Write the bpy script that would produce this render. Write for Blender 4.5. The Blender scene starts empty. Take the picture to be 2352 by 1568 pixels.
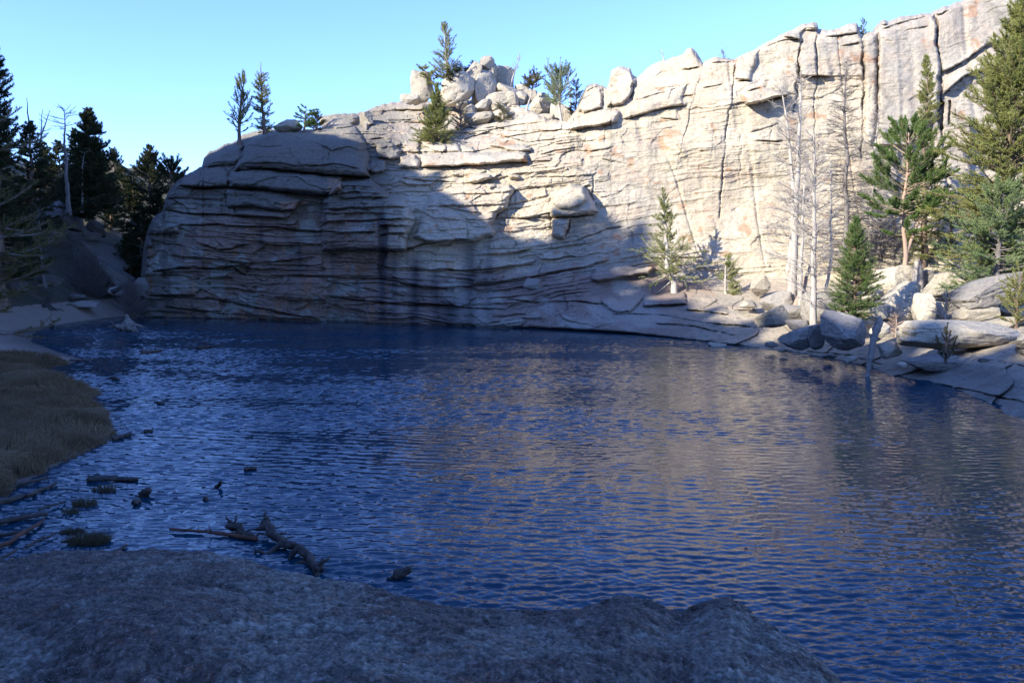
import bpy, math
import numpy as np
from mathutils import Vector, Matrix

# ------------------------------------------------------------------ camera, sky, sun, exposure
scene = bpy.context.scene
COL = scene.collection
PITCH = math.radians(5.55); FV = 1801.0; CAMZ = 3.5
CP, SP = math.cos(PITCH), math.sin(PITCH)
cam_d = bpy.data.cameras.new("camera"); cam = bpy.data.objects.new("camera", cam_d); COL.objects.link(cam)
cam.location = (0, 0, CAMZ); cam.rotation_euler = (math.pi/2 - PITCH, 0, 0)
cam_d.sensor_width = 36.0; cam_d.lens = 36.0*FV/2352.0; cam_d.clip_start = 0.05; cam_d.clip_end = 20000
scene.camera = cam

SUN_AZ, SUN_EL = math.radians(-126), math.radians(25)      # azimuth from +Y (view direction), clockwise positive
S = np.array([math.sin(SUN_AZ)*math.cos(SUN_EL), math.cos(SUN_AZ)*math.cos(SUN_EL), math.sin(SUN_EL)])
world = bpy.data.worlds.new("World"); scene.world = world; world.use_nodes = True
wn = world.node_tree; wn.nodes.clear()
sky = wn.nodes.new("ShaderNodeTexSky"); sky.sky_type = 'NISHITA'; sky.sun_disc = False
sky.sun_elevation = SUN_EL; sky.sun_rotation = SUN_AZ
sky.altitude = 2600; sky.air_density = 1.15; sky.dust_density = 0.7; sky.ozone_density = 2.2
bg = wn.nodes.new("ShaderNodeBackground"); bg.inputs[1].default_value = 0.124
wo = wn.nodes.new("ShaderNodeOutputWorld")
tint = wn.nodes.new("ShaderNodeMix"); tint.data_type = 'RGBA'; tint.blend_type = 'MULTIPLY'; tint.inputs[0].default_value = 1.0
tint.inputs[7].default_value = (0.86, 1.03, 1.60, 1); wn.links.new(sky.outputs[0], tint.inputs[6]); wn.links.new(tint.outputs[2], bg.inputs[0]); wn.links.new(bg.outputs[0], wo.inputs[0])
sun_d = bpy.data.lights.new("sun", 'SUN'); sun_d.energy = 4.1; sun_d.angle = math.radians(0.55); sun_d.color = (1.0, 0.94, 0.79)
sun = bpy.data.objects.new("sun", sun_d); COL.objects.link(sun)
sun.rotation_euler = Vector(S).to_track_quat('Z', 'Y').to_euler()
scene.view_settings.view_transform = 'Standard'; scene.view_settings.look = 'None'
scene.view_settings.gamma = 1.0; scene.view_settings.exposure = 1.42
scene.cycles.max_bounces = 6; scene.cycles.diffuse_bounces = 3; scene.cycles.glossy_bounces = 3

# ------------------------------------------------------------------ helpers
def ray(px, py):
    a = (np.asarray(px, float)-1176)/FV; b = -(np.asarray(py, float)-784)/FV
    yy = CP + b*SP; zz = -SP + b*CP
    return a/yy, zz/yy                              # x and z per metre of depth
def P(px, py, D):
    rx, rz = ray(px, py); return np.stack([rx*D, np.broadcast_to(D, np.shape(rx*D)), CAMZ + rz*D], -1)
def Pz(px, py, z=0.0):                              # point where the pixel's ray meets height z
    rx, rz = ray(px, py); return P(px, py, (z-CAMZ)/rz)
def V3(a): return Vector((float(a[0]), float(a[1]), float(a[2])))

def _h(ix, iy, iz, seed):
    with np.errstate(over='ignore'):
        n = (ix.astype(np.int64)*374761393 + iy.astype(np.int64)*668265263 + iz.astype(np.int64)*2147483647 + seed*1274126177) & 0xffffffff
        n = ((n ^ (n >> 13))*1274126177) & 0xffffffff
        n = (n ^ (n >> 16)) & 0xffffff
    return n/float(0x7fffff) - 1.0
def vn(x, y, z=0.0, seed=0):
    x, y, z = np.broadcast_arrays(np.asarray(x, float), np.asarray(y, float), np.asarray(z, float))
    fx, fy, fz = np.floor(x), np.floor(y), np.floor(z)
    tx, ty, tz = x-fx, y-fy, z-fz
    tx = tx*tx*(3-2*tx); ty = ty*ty*(3-2*ty); tz = tz*tz*(3-2*tz)
    ix, iy, iz = fx.astype(np.int64), fy.astype(np.int64), fz.astype(np.int64)
    r = 0
    for dx in (0, 1):
        for dy in (0, 1):
            for dz in (0, 1):
                w = (tx if dx else 1-tx)*(ty if dy else 1-ty)*(tz if dz else 1-tz)
                r = r + w*_h(ix+dx, iy+dy, iz+dz, seed)
    return r
def fbm(x, y, z=0.0, o=4, seed=0, g=0.5):
    r = 0; a = 1.0; s = 0
    for i in range(o):
        f = 2.03**i
        r = r + a*vn(np.asarray(x)*f+i*7.3, np.asarray(y)*f-i*3.1, np.asarray(z)*f, seed+i*17); s += a; a *= g
    return r/s
def sst(x, a, b):
    t = np.clip((np.asarray(x, float)-a)/(b-a), 0, 1); return t*t*(3-2*t)
def rnd1(i, seed=0): return _h(np.asarray(i), np.zeros_like(np.asarray(i)), np.zeros_like(np.asarray(i)), seed)

def inside_dist(X, Y, poly):
    """distance inside polygon (0 outside); arrays of any shape"""
    poly = np.asarray(poly, float); out = np.zeros(X.shape)
    x0, y0 = poly.min(0); x1, y1 = poly.max(0)
    m = (X > x0) & (X < x1) & (Y > y0) & (Y < y1)
    if not m.any(): return out
    x, y = X[m], Y[m]; d2 = np.full(x.shape, 1e18); ins = np.zeros(x.shape, bool)
    n = len(poly)
    for i in range(n):
        ax, ay = poly[i]; bx, by = poly[(i+1) % n]
        ex, ey = bx-ax, by-ay; L = ex*ex+ey*ey+1e-9
        t = np.clip(((x-ax)*ex+(y-ay)*ey)/L, 0, 1)
        d2 = np.minimum(d2, (x-ax-t*ex)**2+(y-ay-t*ey)**2)
        c = ((ay > y) != (by > y)) & (x < (bx-ax)*(y-ay)/((by-ay) if by != ay else 1e-9)+ax)
        ins ^= c
    out[m] = np.where(ins, np.sqrt(d2), 0); return out
def sdist(X, Y, poly):
    """signed distance, positive outside"""
    poly = np.asarray(poly, float); d2 = np.full(X.shape, 1e18); ins = np.zeros(X.shape, bool)
    n = len(poly)
    for i in range(n):
        ax, ay = poly[i]; bx, by = poly[(i+1) % n]
        ex, ey = bx-ax, by-ay; L = ex*ex+ey*ey+1e-9
        t = np.clip(((X-ax)*ex+(Y-ay)*ey)/L, 0, 1)
        d2 = np.minimum(d2, (X-ax-t*ex)**2+(Y-ay-t*ey)**2)
        ins ^= ((ay > Y) != (by > Y)) & (X < (bx-ax)*(Y-ay)/((by-ay) if by != ay else 1e-9)+ax)
    d = np.sqrt(d2); return np.where(ins, -d, d)

def mesh(name, v, f, mat=None, smooth=True, parent=None, col=None, midx=None):
    v = np.asarray(v, np.float32).reshape(-1, 3); f = np.asarray(f, np.int32)
    me = bpy.data.meshes.new(name); k = f.shape[1]
    me.vertices.add(len(v)); me.vertices.foreach_set("co", v.ravel())
    me.loops.add(f.size); me.loops.foreach_set("vertex_index", f.ravel())
    me.polygons.add(len(f)); me.polygons.foreach_set("loop_start", np.arange(0, f.size, k, dtype=np.int32))
    me.polygons.foreach_set("use_smooth", np.full(len(f), smooth))
    if midx is not None: me.polygons.foreach_set("material_index", np.asarray(midx, np.int32))
    me.update(calc_edges=True)
    if col is not None:
        ca = me.color_attributes.new("col", 'FLOAT_COLOR', 'POINT')
        c4 = np.ones((len(v), 4), np.float32); c4[:, :3] = np.asarray(col).reshape(-1, 3); ca.data.foreach_set("color", c4.ravel())
    ob = bpy.data.objects.new(name, me); COL.objects.link(ob)
    if mat is not None:
        for m in (mat if isinstance(mat, (list, tuple)) else [mat]): me.materials.append(m)
    if parent is not None: ob.parent = parent
    return ob
def grid_faces(nr, nc, off=0):
    i = np.arange(nr-1)[:, None]*nc + np.arange(nc-1)[None, :]
    i = i.ravel()+off
    return np.stack([i, i+1, i+nc+1, i+nc], 1)
def tag(o, label=None, cat=None, group=None, kind=None):
    if label: o["label"] = label
    if cat: o["category"] = cat
    if group: o["group"] = group
    if kind: o["kind"] = kind
    return o
def empty(name, loc, label, cat, group=None):
    o = bpy.data.objects.new(name, None); COL.objects.link(o); o.location = loc; o.empty_display_size = 0.2
    return tag(o, label, cat, group)

# ------------------------------------------------------------------ materials
def nt(name):
    m = bpy.data.materials.new(name); m.use_nodes = True; t = m.node_tree; t.nodes.clear()
    o = t.nodes.new("ShaderNodeOutputMaterial"); b = t.nodes.new("ShaderNodeBsdfPrincipled")
    t.links.new(b.outputs[0], o.inputs[0]); return m, t, b
def N(t, typ, **kw):
    n = t.nodes.new(typ)
    for k, v in kw.items():
        if k.startswith("i_"): n.inputs[k[2:].replace("_", " ")].default_value = v
        elif k.startswith("n"): n.inputs[int(k[1:])].default_value = v
        else: setattr(n, k, v)
    return n
def noise_n(t, vec, scale, detail=6, rough=0.6, dist=0.0):
    n = N(t, "ShaderNodeTexNoise"); n.inputs["Scale"].default_value = scale; n.inputs["Detail"].default_value = detail
    n.inputs["Roughness"].default_value = rough; n.inputs["Distortion"].default_value = dist
    t.links.new(vec, n.inputs["Vector"]); return n.outputs["Fac"]
def mapr(t, v, a, b, c, d):
    n = N(t, "ShaderNodeMapRange"); n.inputs[1].default_value = a; n.inputs[2].default_value = b
    n.inputs[3].default_value = c; n.inputs[4].default_value = d; t.links.new(v, n.inputs[0]); return n.outputs[0]
def mixc(t, fac, a, b, mode='MIX'):
    n = N(t, "ShaderNodeMix", data_type='RGBA', blend_type=mode)
    for k, s in ((0, fac), (6, a), (7, b)):
        if isinstance(s, (int, float)): n.inputs[k].default_value = s
        elif isinstance(s, tuple): n.inputs[k].default_value = (*s, 1)
        else: t.links.new(s, n.inputs[k])
    return n.outputs[2]
def geo_pos(t): return N(t, "ShaderNodeNewGeometry").outputs["Position"]
def mapping(t, v, sc):
    n = N(t, "ShaderNodeMapping"); n.inputs["Scale"].default_value = sc; t.links.new(v, n.inputs["Vector"]); return n.outputs[0]

def rock_mat(name, base=None, sc=1.0, bump=0.6, lich=0.35, fine=1.0, dark=(0.07, 0.068, 0.065), speck=0.0):
    m, t, b = nt(name); L = t.links
    pos = geo_pos(t)
    if base is None:
        att = N(t, "ShaderNodeVertexColor", layer_name="col"); c = att.outputs[0]
    else:
        oi = N(t, "ShaderNodeObjectInfo")
        rr = mapr(t, oi.outputs["Random"], 0, 1, 0.0, 1.0)
        c = mixc(t, rr, tuple(x*0.82 for x in base), tuple(min(1, x*1.12) for x in base))
    n1 = noise_n(t, pos, 0.9*sc, 8, 0.65); n2 = noise_n(t, pos, 5*sc, 8, 0.7, 0.4); n3 = noise_n(t, pos, 26*sc*fine, 5, 0.75)
    c = mixc(t, mapr(t, n1, 0.35, 0.7, 0.0, 0.35), c, mixc(t, 1.0, c, (1.08, 0.94, 0.84), 'MULTIPLY'))
    c = mixc(t, mapr(t, n2, 0.50, 0.66, 0.0, lich), c, dark)
    c = mixc(t, mapr(t, n2, 0.30, 0.42, 0.30, 0.0), c, (0.46, 0.45, 0.40))
    v = N(t, "ShaderNodeMix", data_type='RGBA', blend_type='MULTIPLY'); v.inputs[0].default_value = 1.0
    L.new(c, v.inputs[6]); L.new(mapr(t, n3, 0.25, 0.75, 0.62, 1.36), v.inputs[7]); c = v.outputs[2]
    if speck:
        n4 = noise_n(t, pos, 26*sc, 3, 0.75)
        c = mixc(t, mapr(t, n4, 0.60, 0.68, 0.0, speck), c, (0.50, 0.50, 0.47))
        c = mixc(t, mapr(t, n4, 0.40, 0.32, 0.0, speck), c, (0.03, 0.03, 0.03))
    L.new(c, b.inputs["Base Color"]); b.inputs["Roughness"].default_value = 0.9; b.inputs["Specular IOR Level"].default_value = 0.25
    h1 = N(t, "ShaderNodeMath", operation='ADD'); 
    L.new(n2, h1.inputs[0]); L.new(mapr(t, n3, 0, 1, 0, 0.35), h1.inputs[1])
    st = noise_n(t, mapping(t, pos, (0.35, 0.35, 3.2)), 2.2*sc, 6, 0.6, 0.6)
    h2 = N(t, "ShaderNodeMath", operation='ADD'); L.new(h1.outputs[0], h2.inputs[0]); L.new(mapr(t, st, 0, 1, 0, 0.9), h2.inputs[1])
    bm = N(t, "ShaderNodeBump"); bm.inputs["Strength"].default_value = bump; bm.inputs["Distance"].default_value = 0.10/sc
    L.new(h2.outputs[0], bm.inputs["Height"]); L.new(bm.outputs[0], b.inputs["Normal"])
    return m
M = {}
M['cliff'] = rock_mat("cliff_granite", bump=0.75)
M['boulder'] = rock_mat("boulder_granite", base=(0.39, 0.35, 0.28), sc=1.6, bump=0.6, lich=0.45)
M['boulder_grey'] = rock_mat("lichen_granite", base=(0.27, 0.25, 0.225), sc=1.8, bump=0.6, lich=0.5)
M['boulder_dark'] = rock_mat("shaded_granite", base=(0.14, 0.13, 0.12), sc=1.8, bump=0.6, lich=0.5)  # darker copy of lichen granite; the left hill's shade is in its colour
M['fg_rock'] = rock_mat("foreground_granite", sc=4.5, bump=0.9, lich=0.45, fine=.6, speck=0.6)

def simple(name, col, rough=0.85, var=0.3, scale=3.0, bump=0.0, stretch=(1, 1, 1), col2=None, spec=0.3):
    m, t, b = nt(name)
    v = mapping(t, geo_pos(t), stretch); n = noise_n(t, v, scale, 6, 0.65)
    c2 = col2 or tuple(x*(1-var) for x in col)
    c = mixc(t, mapr(t, n, 0.35, 0.65, 0, 1), tuple(x*(1+var*0.5) for x in col), c2)
    t.links.new(c, b.inputs["Base Color"]); b.inputs["Roughness"].default_value = rough; b.inputs["Specular IOR Level"].default_value = spec
    if bump:
        bm = N(t, "ShaderNodeBump"); bm.inputs["Strength"].default_value = bump; bm.inputs["Distance"].default_value = 0.03
        t.links.new(n, bm.inputs["Height"]); t.links.new(bm.outputs[0], b.inputs["Normal"])
    return m
def leaf(name, col, col2, scale=1.5):
    m, t, b = nt(name)
    n = noise_n(t, geo_pos(t), scale, 4, 0.7)
    c = mixc(t, mapr(t, n, 0.35, 0.65, 0, 1), col, col2)
    t.links.new(c, b.inputs["Base Color"]); b.inputs["Roughness"].default_value = 0.75; b.inputs["Specular IOR Level"].default_value = 0.15
    tr = N(t, "ShaderNodeBsdfTranslucent"); t.links.new(c, tr.inputs[0])
    mx = N(t, "ShaderNodeMixShader"); mx.inputs[0].default_value = 0.30
    o = [x for x in t.nodes if x.type == 'OUTPUT_MATERIAL'][0]
    t.links.new(b.outputs[0], mx.inputs[1]); t.links.new(tr.outputs[0], mx.inputs[2]); t.links.new(mx.outputs[0], o.inputs[0])
    return m
M['bark'] = simple("bark_brown", (0.17, 0.12, 0.09), var=0.5, scale=9, stretch=(1, 1, .25), bump=0.5)
M['bark_orange'] = simple("bark_orange", (0.33, 0.225, 0.165), var=0.4, scale=9, stretch=(1, 1, .25), bump=0.4, col2=(0.26, 0.20, 0.17))
M['dead'] = simple("dead_wood_grey", (0.37, 0.34, 0.305), var=0.35, scale=8, stretch=(1, 1, .2), bump=0.4, col2=(0.30, 0.26, 0.23))
M['dead_dark'] = simple("dead_wood_dark", (0.17, 0.15, 0.14), var=0.4, scale=8, stretch=(1, 1, .3), bump=0.4)
M['wet_wood'] = simple("wet_wood", (0.04, 0.032, 0.027), var=0.6, scale=7, bump=0.6, rough=0.6, spec=0.4)
M['drift'] = simple("driftwood_grey", (0.055, 0.048, 0.042), var=0.5, scale=9, stretch=(1, 1, 1), bump=0.7, col2=(0.03, 0.027, 0.025))
M['bleached'] = simple("bleached_wood", (0.19, 0.175, 0.155), var=0.5, scale=9, stretch=(1, 1, .3), bump=0.7, col2=(0.12, 0.105, 0.09))
M['leaf_spruce'] = leaf("needles_spruce", (0.095, 0.165, 0.045), (0.145, 0.22, 0.065))
M['leaf_fir'] = leaf("needles_yellow_green", (0.19, 0.22, 0.065), (0.30, 0.31, 0.095))
M['leaf_blue'] = leaf("needles_blue_green", (0.15, 0.21, 0.085), (0.22, 0.285, 0.115))
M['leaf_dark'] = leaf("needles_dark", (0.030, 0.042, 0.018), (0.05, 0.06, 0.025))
M['leaf_olive'] = leaf("needles_olive", (0.09, 0.085, 0.025), (0.15, 0.13, 0.045))

# ------------------------------------------------------------------ traced outlines (working picture 2352 wide)
def C3(L): return [(312.4+x*.3164, 257.25+y*.3164) for x, y in L]
def C5(L): return [(918.75+x*.28125, 36.75+y*.28125) for x, y in L]
def C6(L): return [(918.75+x*.28125, 404.25+y*.28125) for x, y in L]
def C7(L): return [(1561.9+x*.33594, y*.33594) for x, y in L]
TOP = np.array([(304, 727), (312, 722), (322, 690), (318.5, 650), (326, 600), (331, 560), (338, 530), (350, 501), (373, 485), (380, 455), (391, 434), (407, 409), (429, 401),
 (464, 382), (468, 362), (480, 349), (496, 345), (515, 333), (547, 322), (556, 311), (584, 302), (616, 297), (640, 297), (705, 298), (738, 293),
 (742, 282), (759, 264), (790, 261), (821, 260), (838, 257), (852, 249), (875, 241), (906, 235), (936, 232), (1000, 232), (1100, 225), (1180, 236),
 (1220, 255), (1260, 275), (1305, 278), (1324, 250), (1335, 220), (1349, 196), (1368, 192), (1386, 197), (1394, 205), (1402, 180), (1405, 160),
 (1422, 152), (1447, 157), (1454, 172), (1464, 177), (1478, 166), (1495, 149), (1515, 141), (1537, 135), (1560, 127), (1572, 122), (1577, 113),
 (1587, 109), (1599, 118), (1609, 134), (1614, 145), (1622, 139), (1645, 131), (1663, 133), (1686, 138), (1700, 129), (1730, 116), (1763, 97),
 (1797, 79), (1847, 55), (1868, 50), (1877, 52), (1880, 67), (1901, 71), (1931, 64), (1948, 54), (1968, 54), (1974, 67), (1979, 84), (1989, 77),
 (2009, 71), (2014, 67), (2020, 52), (2030, 45), (2040, 49), (2066, 39), (2140, 30), (2147, 24), (2170, 14), (2181, 14), (2193, 7), (2217, -3),
 (2352, -60), (2800, -230)], float)
TOP[:, 0] = np.maximum.accumulate(TOP[:, 0] + np.arange(len(TOP))*1e-4)
LIP = np.array([(290, 726), (330, 728), (600, 733), (880, 741), (1050, 746), (1150, 750), (1300, 757), (1450, 766), (1550, 778), (1650, 790), (1700, 796), (1746, 803),
 (1867, 815), (1983, 839), (2026, 855), (2069, 882), (2150, 909), (2244, 950), (2352, 1002), (2800, 1220)], float)
KN = [
 (290, [(726, 53), (700, 53.3), (660, 54), (600, 55), (520, 56), (450, 57), (420, 58), (400, 60)]),
 (450, [(730, 51.8), (700, 51.8), (640, 52), (560, 52.3), (480, 53), (420, 54), (390, 55.5), (340, 58)]),
 (640, [(734, 50), (700, 50), (640, 50), (560, 50), (480, 50), (400, 50.3), (340, 51.5), (297, 54)]),
 (840, [(740, 47.6), (710, 47.5), (640, 47.5), (560, 47.6), (480, 48), (400, 49), (330, 51), (250, 58)]),
 (960, [(744, 46), (710, 46.2), (650, 46.8), (560, 47.5), (480, 48.3), (400, 50), (320, 53.5), (230, 60)]),
 (1150, [(751, 43.9), (715, 44.5), (660, 45.5), (600, 46.5), (500, 47.5), (400, 48.5), (320, 51), (230, 57)]),
 (1320, [(760, 41.8), (715, 43), (665, 45), (610, 46.3), (500, 47), (380, 48), (300, 49), (240, 51)]),
 (1450, [(769, 39.5), (720, 41.5), (670, 44.5), (620, 46), (500, 46.8), (380, 47.4), (250, 48.5), (155, 50)]),
 (1650, [(792, 34.6), (745, 37), (690, 41), (640, 45), (500, 46), (350, 46.6), (200, 47.3), (133, 48)]),
 (1850, [(814, 30.9), (770, 33), (710, 37), (640, 43.5), (500, 45.4), (350, 46), (200, 46.6), (52, 47.3)]),
 (2050, [(872, 24.2), (810, 27.5), (740, 32), (650, 41), (500, 44.5), (350, 45.2), (200, 45.8), (45, 46.5)]),
 (2352, [(1004, 16.3), (850, 20.5), (750, 26.5), (650, 36), (500, 43), (350, 44), (150, 45), (-60, 46)]),
 (2800, [(1220, 11.5), (950, 15), (800, 20), (660, 31), (500, 41), (350, 42), (100, 43), (-260, 44)])]
# blocks: polygon, protrusion (m), rounding radius (px), keep-layering factor
BLOCKS = [
 (C3([(715,425),(745,340),(790,250),(880,165),(1000,122),(1240,100),(1400,90),(1570,90),(1650,175),(1692,300),(1706,400),(1702,470),(1600,472),(1450,458),(1200,436),(1000,412),(860,414)]), 1.9, 34, 0.10),
 (C3([(660,490),(690,436),(860,420),(1100,436),(1400,456),(1500,472),(1492,560),(1420,606),(1250,592),(1000,572),(800,552),(680,545)]), 1.35, 13, 0.08),
 (C3([(655,562),(900,572),(1080,592),(1205,640),(1160,720),(1000,716),(850,690),(655,690)]), 0.95, 9, 0.5),
 (C3([(720,706),(1000,722),(1150,728),(1085,776),(900,768),(740,748)]), 0.5, 6, 0.3),
 (C3([(480,404),(486,345),(540,270),(640,225),(745,190),(778,235),(770,320),(715,382),(600,392)]), 0.7, 14, 0.1),
 (C3([(300,490),(370,440),(480,400),(640,398),(682,440),(655,540),(500,552),(330,542)]), 0.6, 12, 0.2),
 (C3([(1350,1010),(1355,640),(1480,500),(1700,480),(1850,612),(1955,645),(2000,690),(2038,770),(2008,835),(1982,900),(1962,1012),(1770,1012)]), 1.5, 16, 1.0),
 (C3([(640,190),(780,160),(880,130),(985,120),(900,160),(800,240),(770,250)]), -0.3, 10, 0.5),
 (C3([(0,940),(20,905),(110,905),(118,985),(20,985)]), 0.6, 10, 0.2),
 (C3([(60,885),(130,790),(320,815),(325,880),(200,890)]), 0.7, 9, 0.2),
 (C3([(590,1150),(640,1122),(780,1108),(828,1135),(810,1170),(760,1192),(690,1160)]), -0.9, 8, 0.0),
 (C3([(375,1210),(460,1205),(455,1222),(380,1222)]), -0.4, 3, 0.0), (C3([(505,1235),(540,1230),(540,1258),(515,1258)]), -0.4, 4, 0.0),
 (C3([(1085,1362),(1380,1368),(1390,1340),(1420,1250),(1330,1200),(1080,1195),(1000,1340)]), 0.45, 12, 0.3),
 (C3([(1090,1368),(1400,1372),(1390,1480),(1100,1470)]), -0.25, 8, 0.3),
 (C3([(1175,680),(1345,665),(1350,855),(1150,850)]), -0.25, 10, 0.1),
 (C3([(1760,820),(1830,820),(1830,1010),(1780,1190),(1760,1190)]), -0.5, 9, 0.3),
 (C6([(230,170),(420,90),(700,60),(890,66),(935,110),(905,170),(872,262),(795,312),(742,405),(760,420),(785,455),(765,490),(700,505),(610,545),(400,548),(240,556),(110,500)]), 1.0, 14, 0.7),
 (C6([(1225,235),(1240,140),(1400,58),(1500,76),(1545,140),(1588,205),(1600,262),(1622,292),(1500,322),(1380,334),(1225,332)]), 1.0, 16, 0.15),
 (C6([(1400,62),(1500,78),(1520,140),(1540,200),(1490,235),(1400,268),(1310,262),(1240,230),(1250,130)]), 0.45, 10, 0.1),
 (C6([(1235,345),(1380,340),(1378,430),(1332,518),(1228,496)]), 0.8, 12, 0.2),
 (C6([(1550,810),(1600,765),(1700,730),(1850,722),(1935,752),(2065,738),(2070,760),(2030,800),(1930,806),(1800,832),(1620,862),(1560,845)]), 0.8, 7, 0.3),
 (C6([(1640,1015),(1720,975),(1800,1010),(1900,990),(1975,985),(1950,1040),(1880,1108),(1750,1112),(1660,1060)]), 0.6, 10, 0.2),
 (C6([(640,740),(680,680),(780,655),(900,690),(920,730),(660,765)]), 0.45, 12, 0.3),
 (C6([(565,830),(700,790),(850,800),(840,850),(600,885)]), 0.4, 12, 0.3),
 (C6([(1980,960),(2150,950),(2330,950),(2340,1045),(2150,1062),(1985,1056)]), 0.5, 12, 0.3),
 (C5([(168,1125),(400,1110),(760,1118),(960,1100),(1030,1118),(1046,1190),(860,1194),(500,1228),(170,1236)]), 0.75, 10, 0.15),
 (C5([(735,1060),(800,1040),(1000,1050),(1066,1078),(1060,1108),(980,1108),(870,1104)]), 0.6, 9, 0.1),
 (C5([(165,1030),(250,1020),(470,1036),(506,1080),(500,1112),(400,1112),(270,1106)]), 0.65, 10, 0.1),
 (C5([(40,1022),(160,1018),(165,1110),(60,1120),(30,1060)]), 0.5, 9, 0.1),
 (C5([(505,1060),(590,1062),(615,1112),(510,1112)]), 0.4, 6, 0.1),
 (C5([(565,1300),(650,1285),(745,1296),(750,1330),(690,1345),(630,1372),(570,1362)]), 0.7, 8, 0.1),
 (C5([(890,1290),(965,1300),(985,1330),(900,1335)]), 0.4, 6, 0.1), (C5([(700,1365),(780,1362),(790,1395),(730,1412)]), 0.45, 6, 0.1),
 (C5([(0,1140),(120,1130),(160,1180),(150,1240),(60,1250),(0,1240)]), 0.8, 12, 0.2),
 (C5([(-190,1050),(-60,1040),(20,1100),(0,1160),(-60,1180),(-190,1150)]), 0.9, 12, 0.2),
 (C5([(-240,1180),(-130,1175),(-110,1260),(-200,1290),(-260,1260)]), 0.7, 9, 0.2),
 (C5([(-300,720),(-100,700),(200,700),(230,760),(60,775),(-180,770)]), 0.5, 12, 0.2),
 (C5([(-600,880),(-560,790),(-460,760),(-360,775),(-330,850),(-400,905),(-520,920)]), 0.9, 16, 0.1),
 (C5([(-310,890),(-300,810),(-240,830),(-235,880),(-270,925)]), 0.8, 10, 0.1),
 (C5([(1440,760),(1480,650),(1530,540),(1660,540),(1650,680),(1640,750),(1500,800)]), 0.5, 8, 0.3),
 (C5([(1680,740),(1695,600),(1720,430),(1780,380),(1900,400),(1930,520),(1900,640),(1830,720)]), 0.6, 9, 0.3),
 (C5([(1380,930),(1560,905),(1700,900),(1790,850),(1800,780),(1730,750),(1500,800),(1430,840)]), 0.45, 9, 0.15),
 (C5([(1820,840),(2040,780),(2300,720),(2340,560),(1960,640),(1880,720)]), 0.35, 20, 0.2),
 (C7([(430,695),(436,645),(560,600),(610,600),(740,640),(752,655),(650,672),(580,690),(560,700),(450,716)]), 0.8, 7, 0.1),
 (C7([(610,600),(660,450),(790,430),(800,520),(790,640),(740,640)]), 0.3, 10, 0.1),
 (C7([(828,290),(930,285),(935,520),(815,522),(810,440)]), 0.5, 9, 0.1),
 (C7([(935,285),(1240,270),(1246,520),(1050,525),(945,522)]), 0.25, 10, 0.1),
 (C7([(1258,260),(1340,220),(1352,400),(1345,900),(1300,1000),(1262,900)]), 0.7, 22, 0.05),
 (C7([(1358,230),(1740,90),(1752,300),(1776,430),(1760,800),(1600,1000),(1360,1000)]), 0.9, 16, 0.05),
 (C7([(1775,490),(1860,465),(1960,410),(2110,300),(2352,250),(2352,0),(1850,40),(1762,120),(1760,300)]), 0.6, 10, 0.05),
 (C7([(1800,652),(1850,600),(1940,530),(2020,490),(2352,420),(2352,330),(2110,330),(1960,440),(1790,520)]), 0.5, 9, 0.05),
 (C7([(690,250),(830,292),(822,240),(870,190),(945,200),(945,140),(850,140)]), 0.4, 8, 0.1),
 (C7([(370,540),(490,550),(525,380),(560,330),(400,390)]), 0.3, 8, 0.05),
 (C7([(1768,690),(1800,700),(1806,880),(1780,900),(1764,800)]), -1.0, 5, 0), (C7([(1828,690),(1846,690),(1856,850),(1838,860)]), -0.8, 4, 0),
]
def HC(L, g=0.5, a=0.35, w=2.2, l=16): return (L, g, a, w, l)     # groove depth, lip step, half width px, lip fade px
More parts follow.
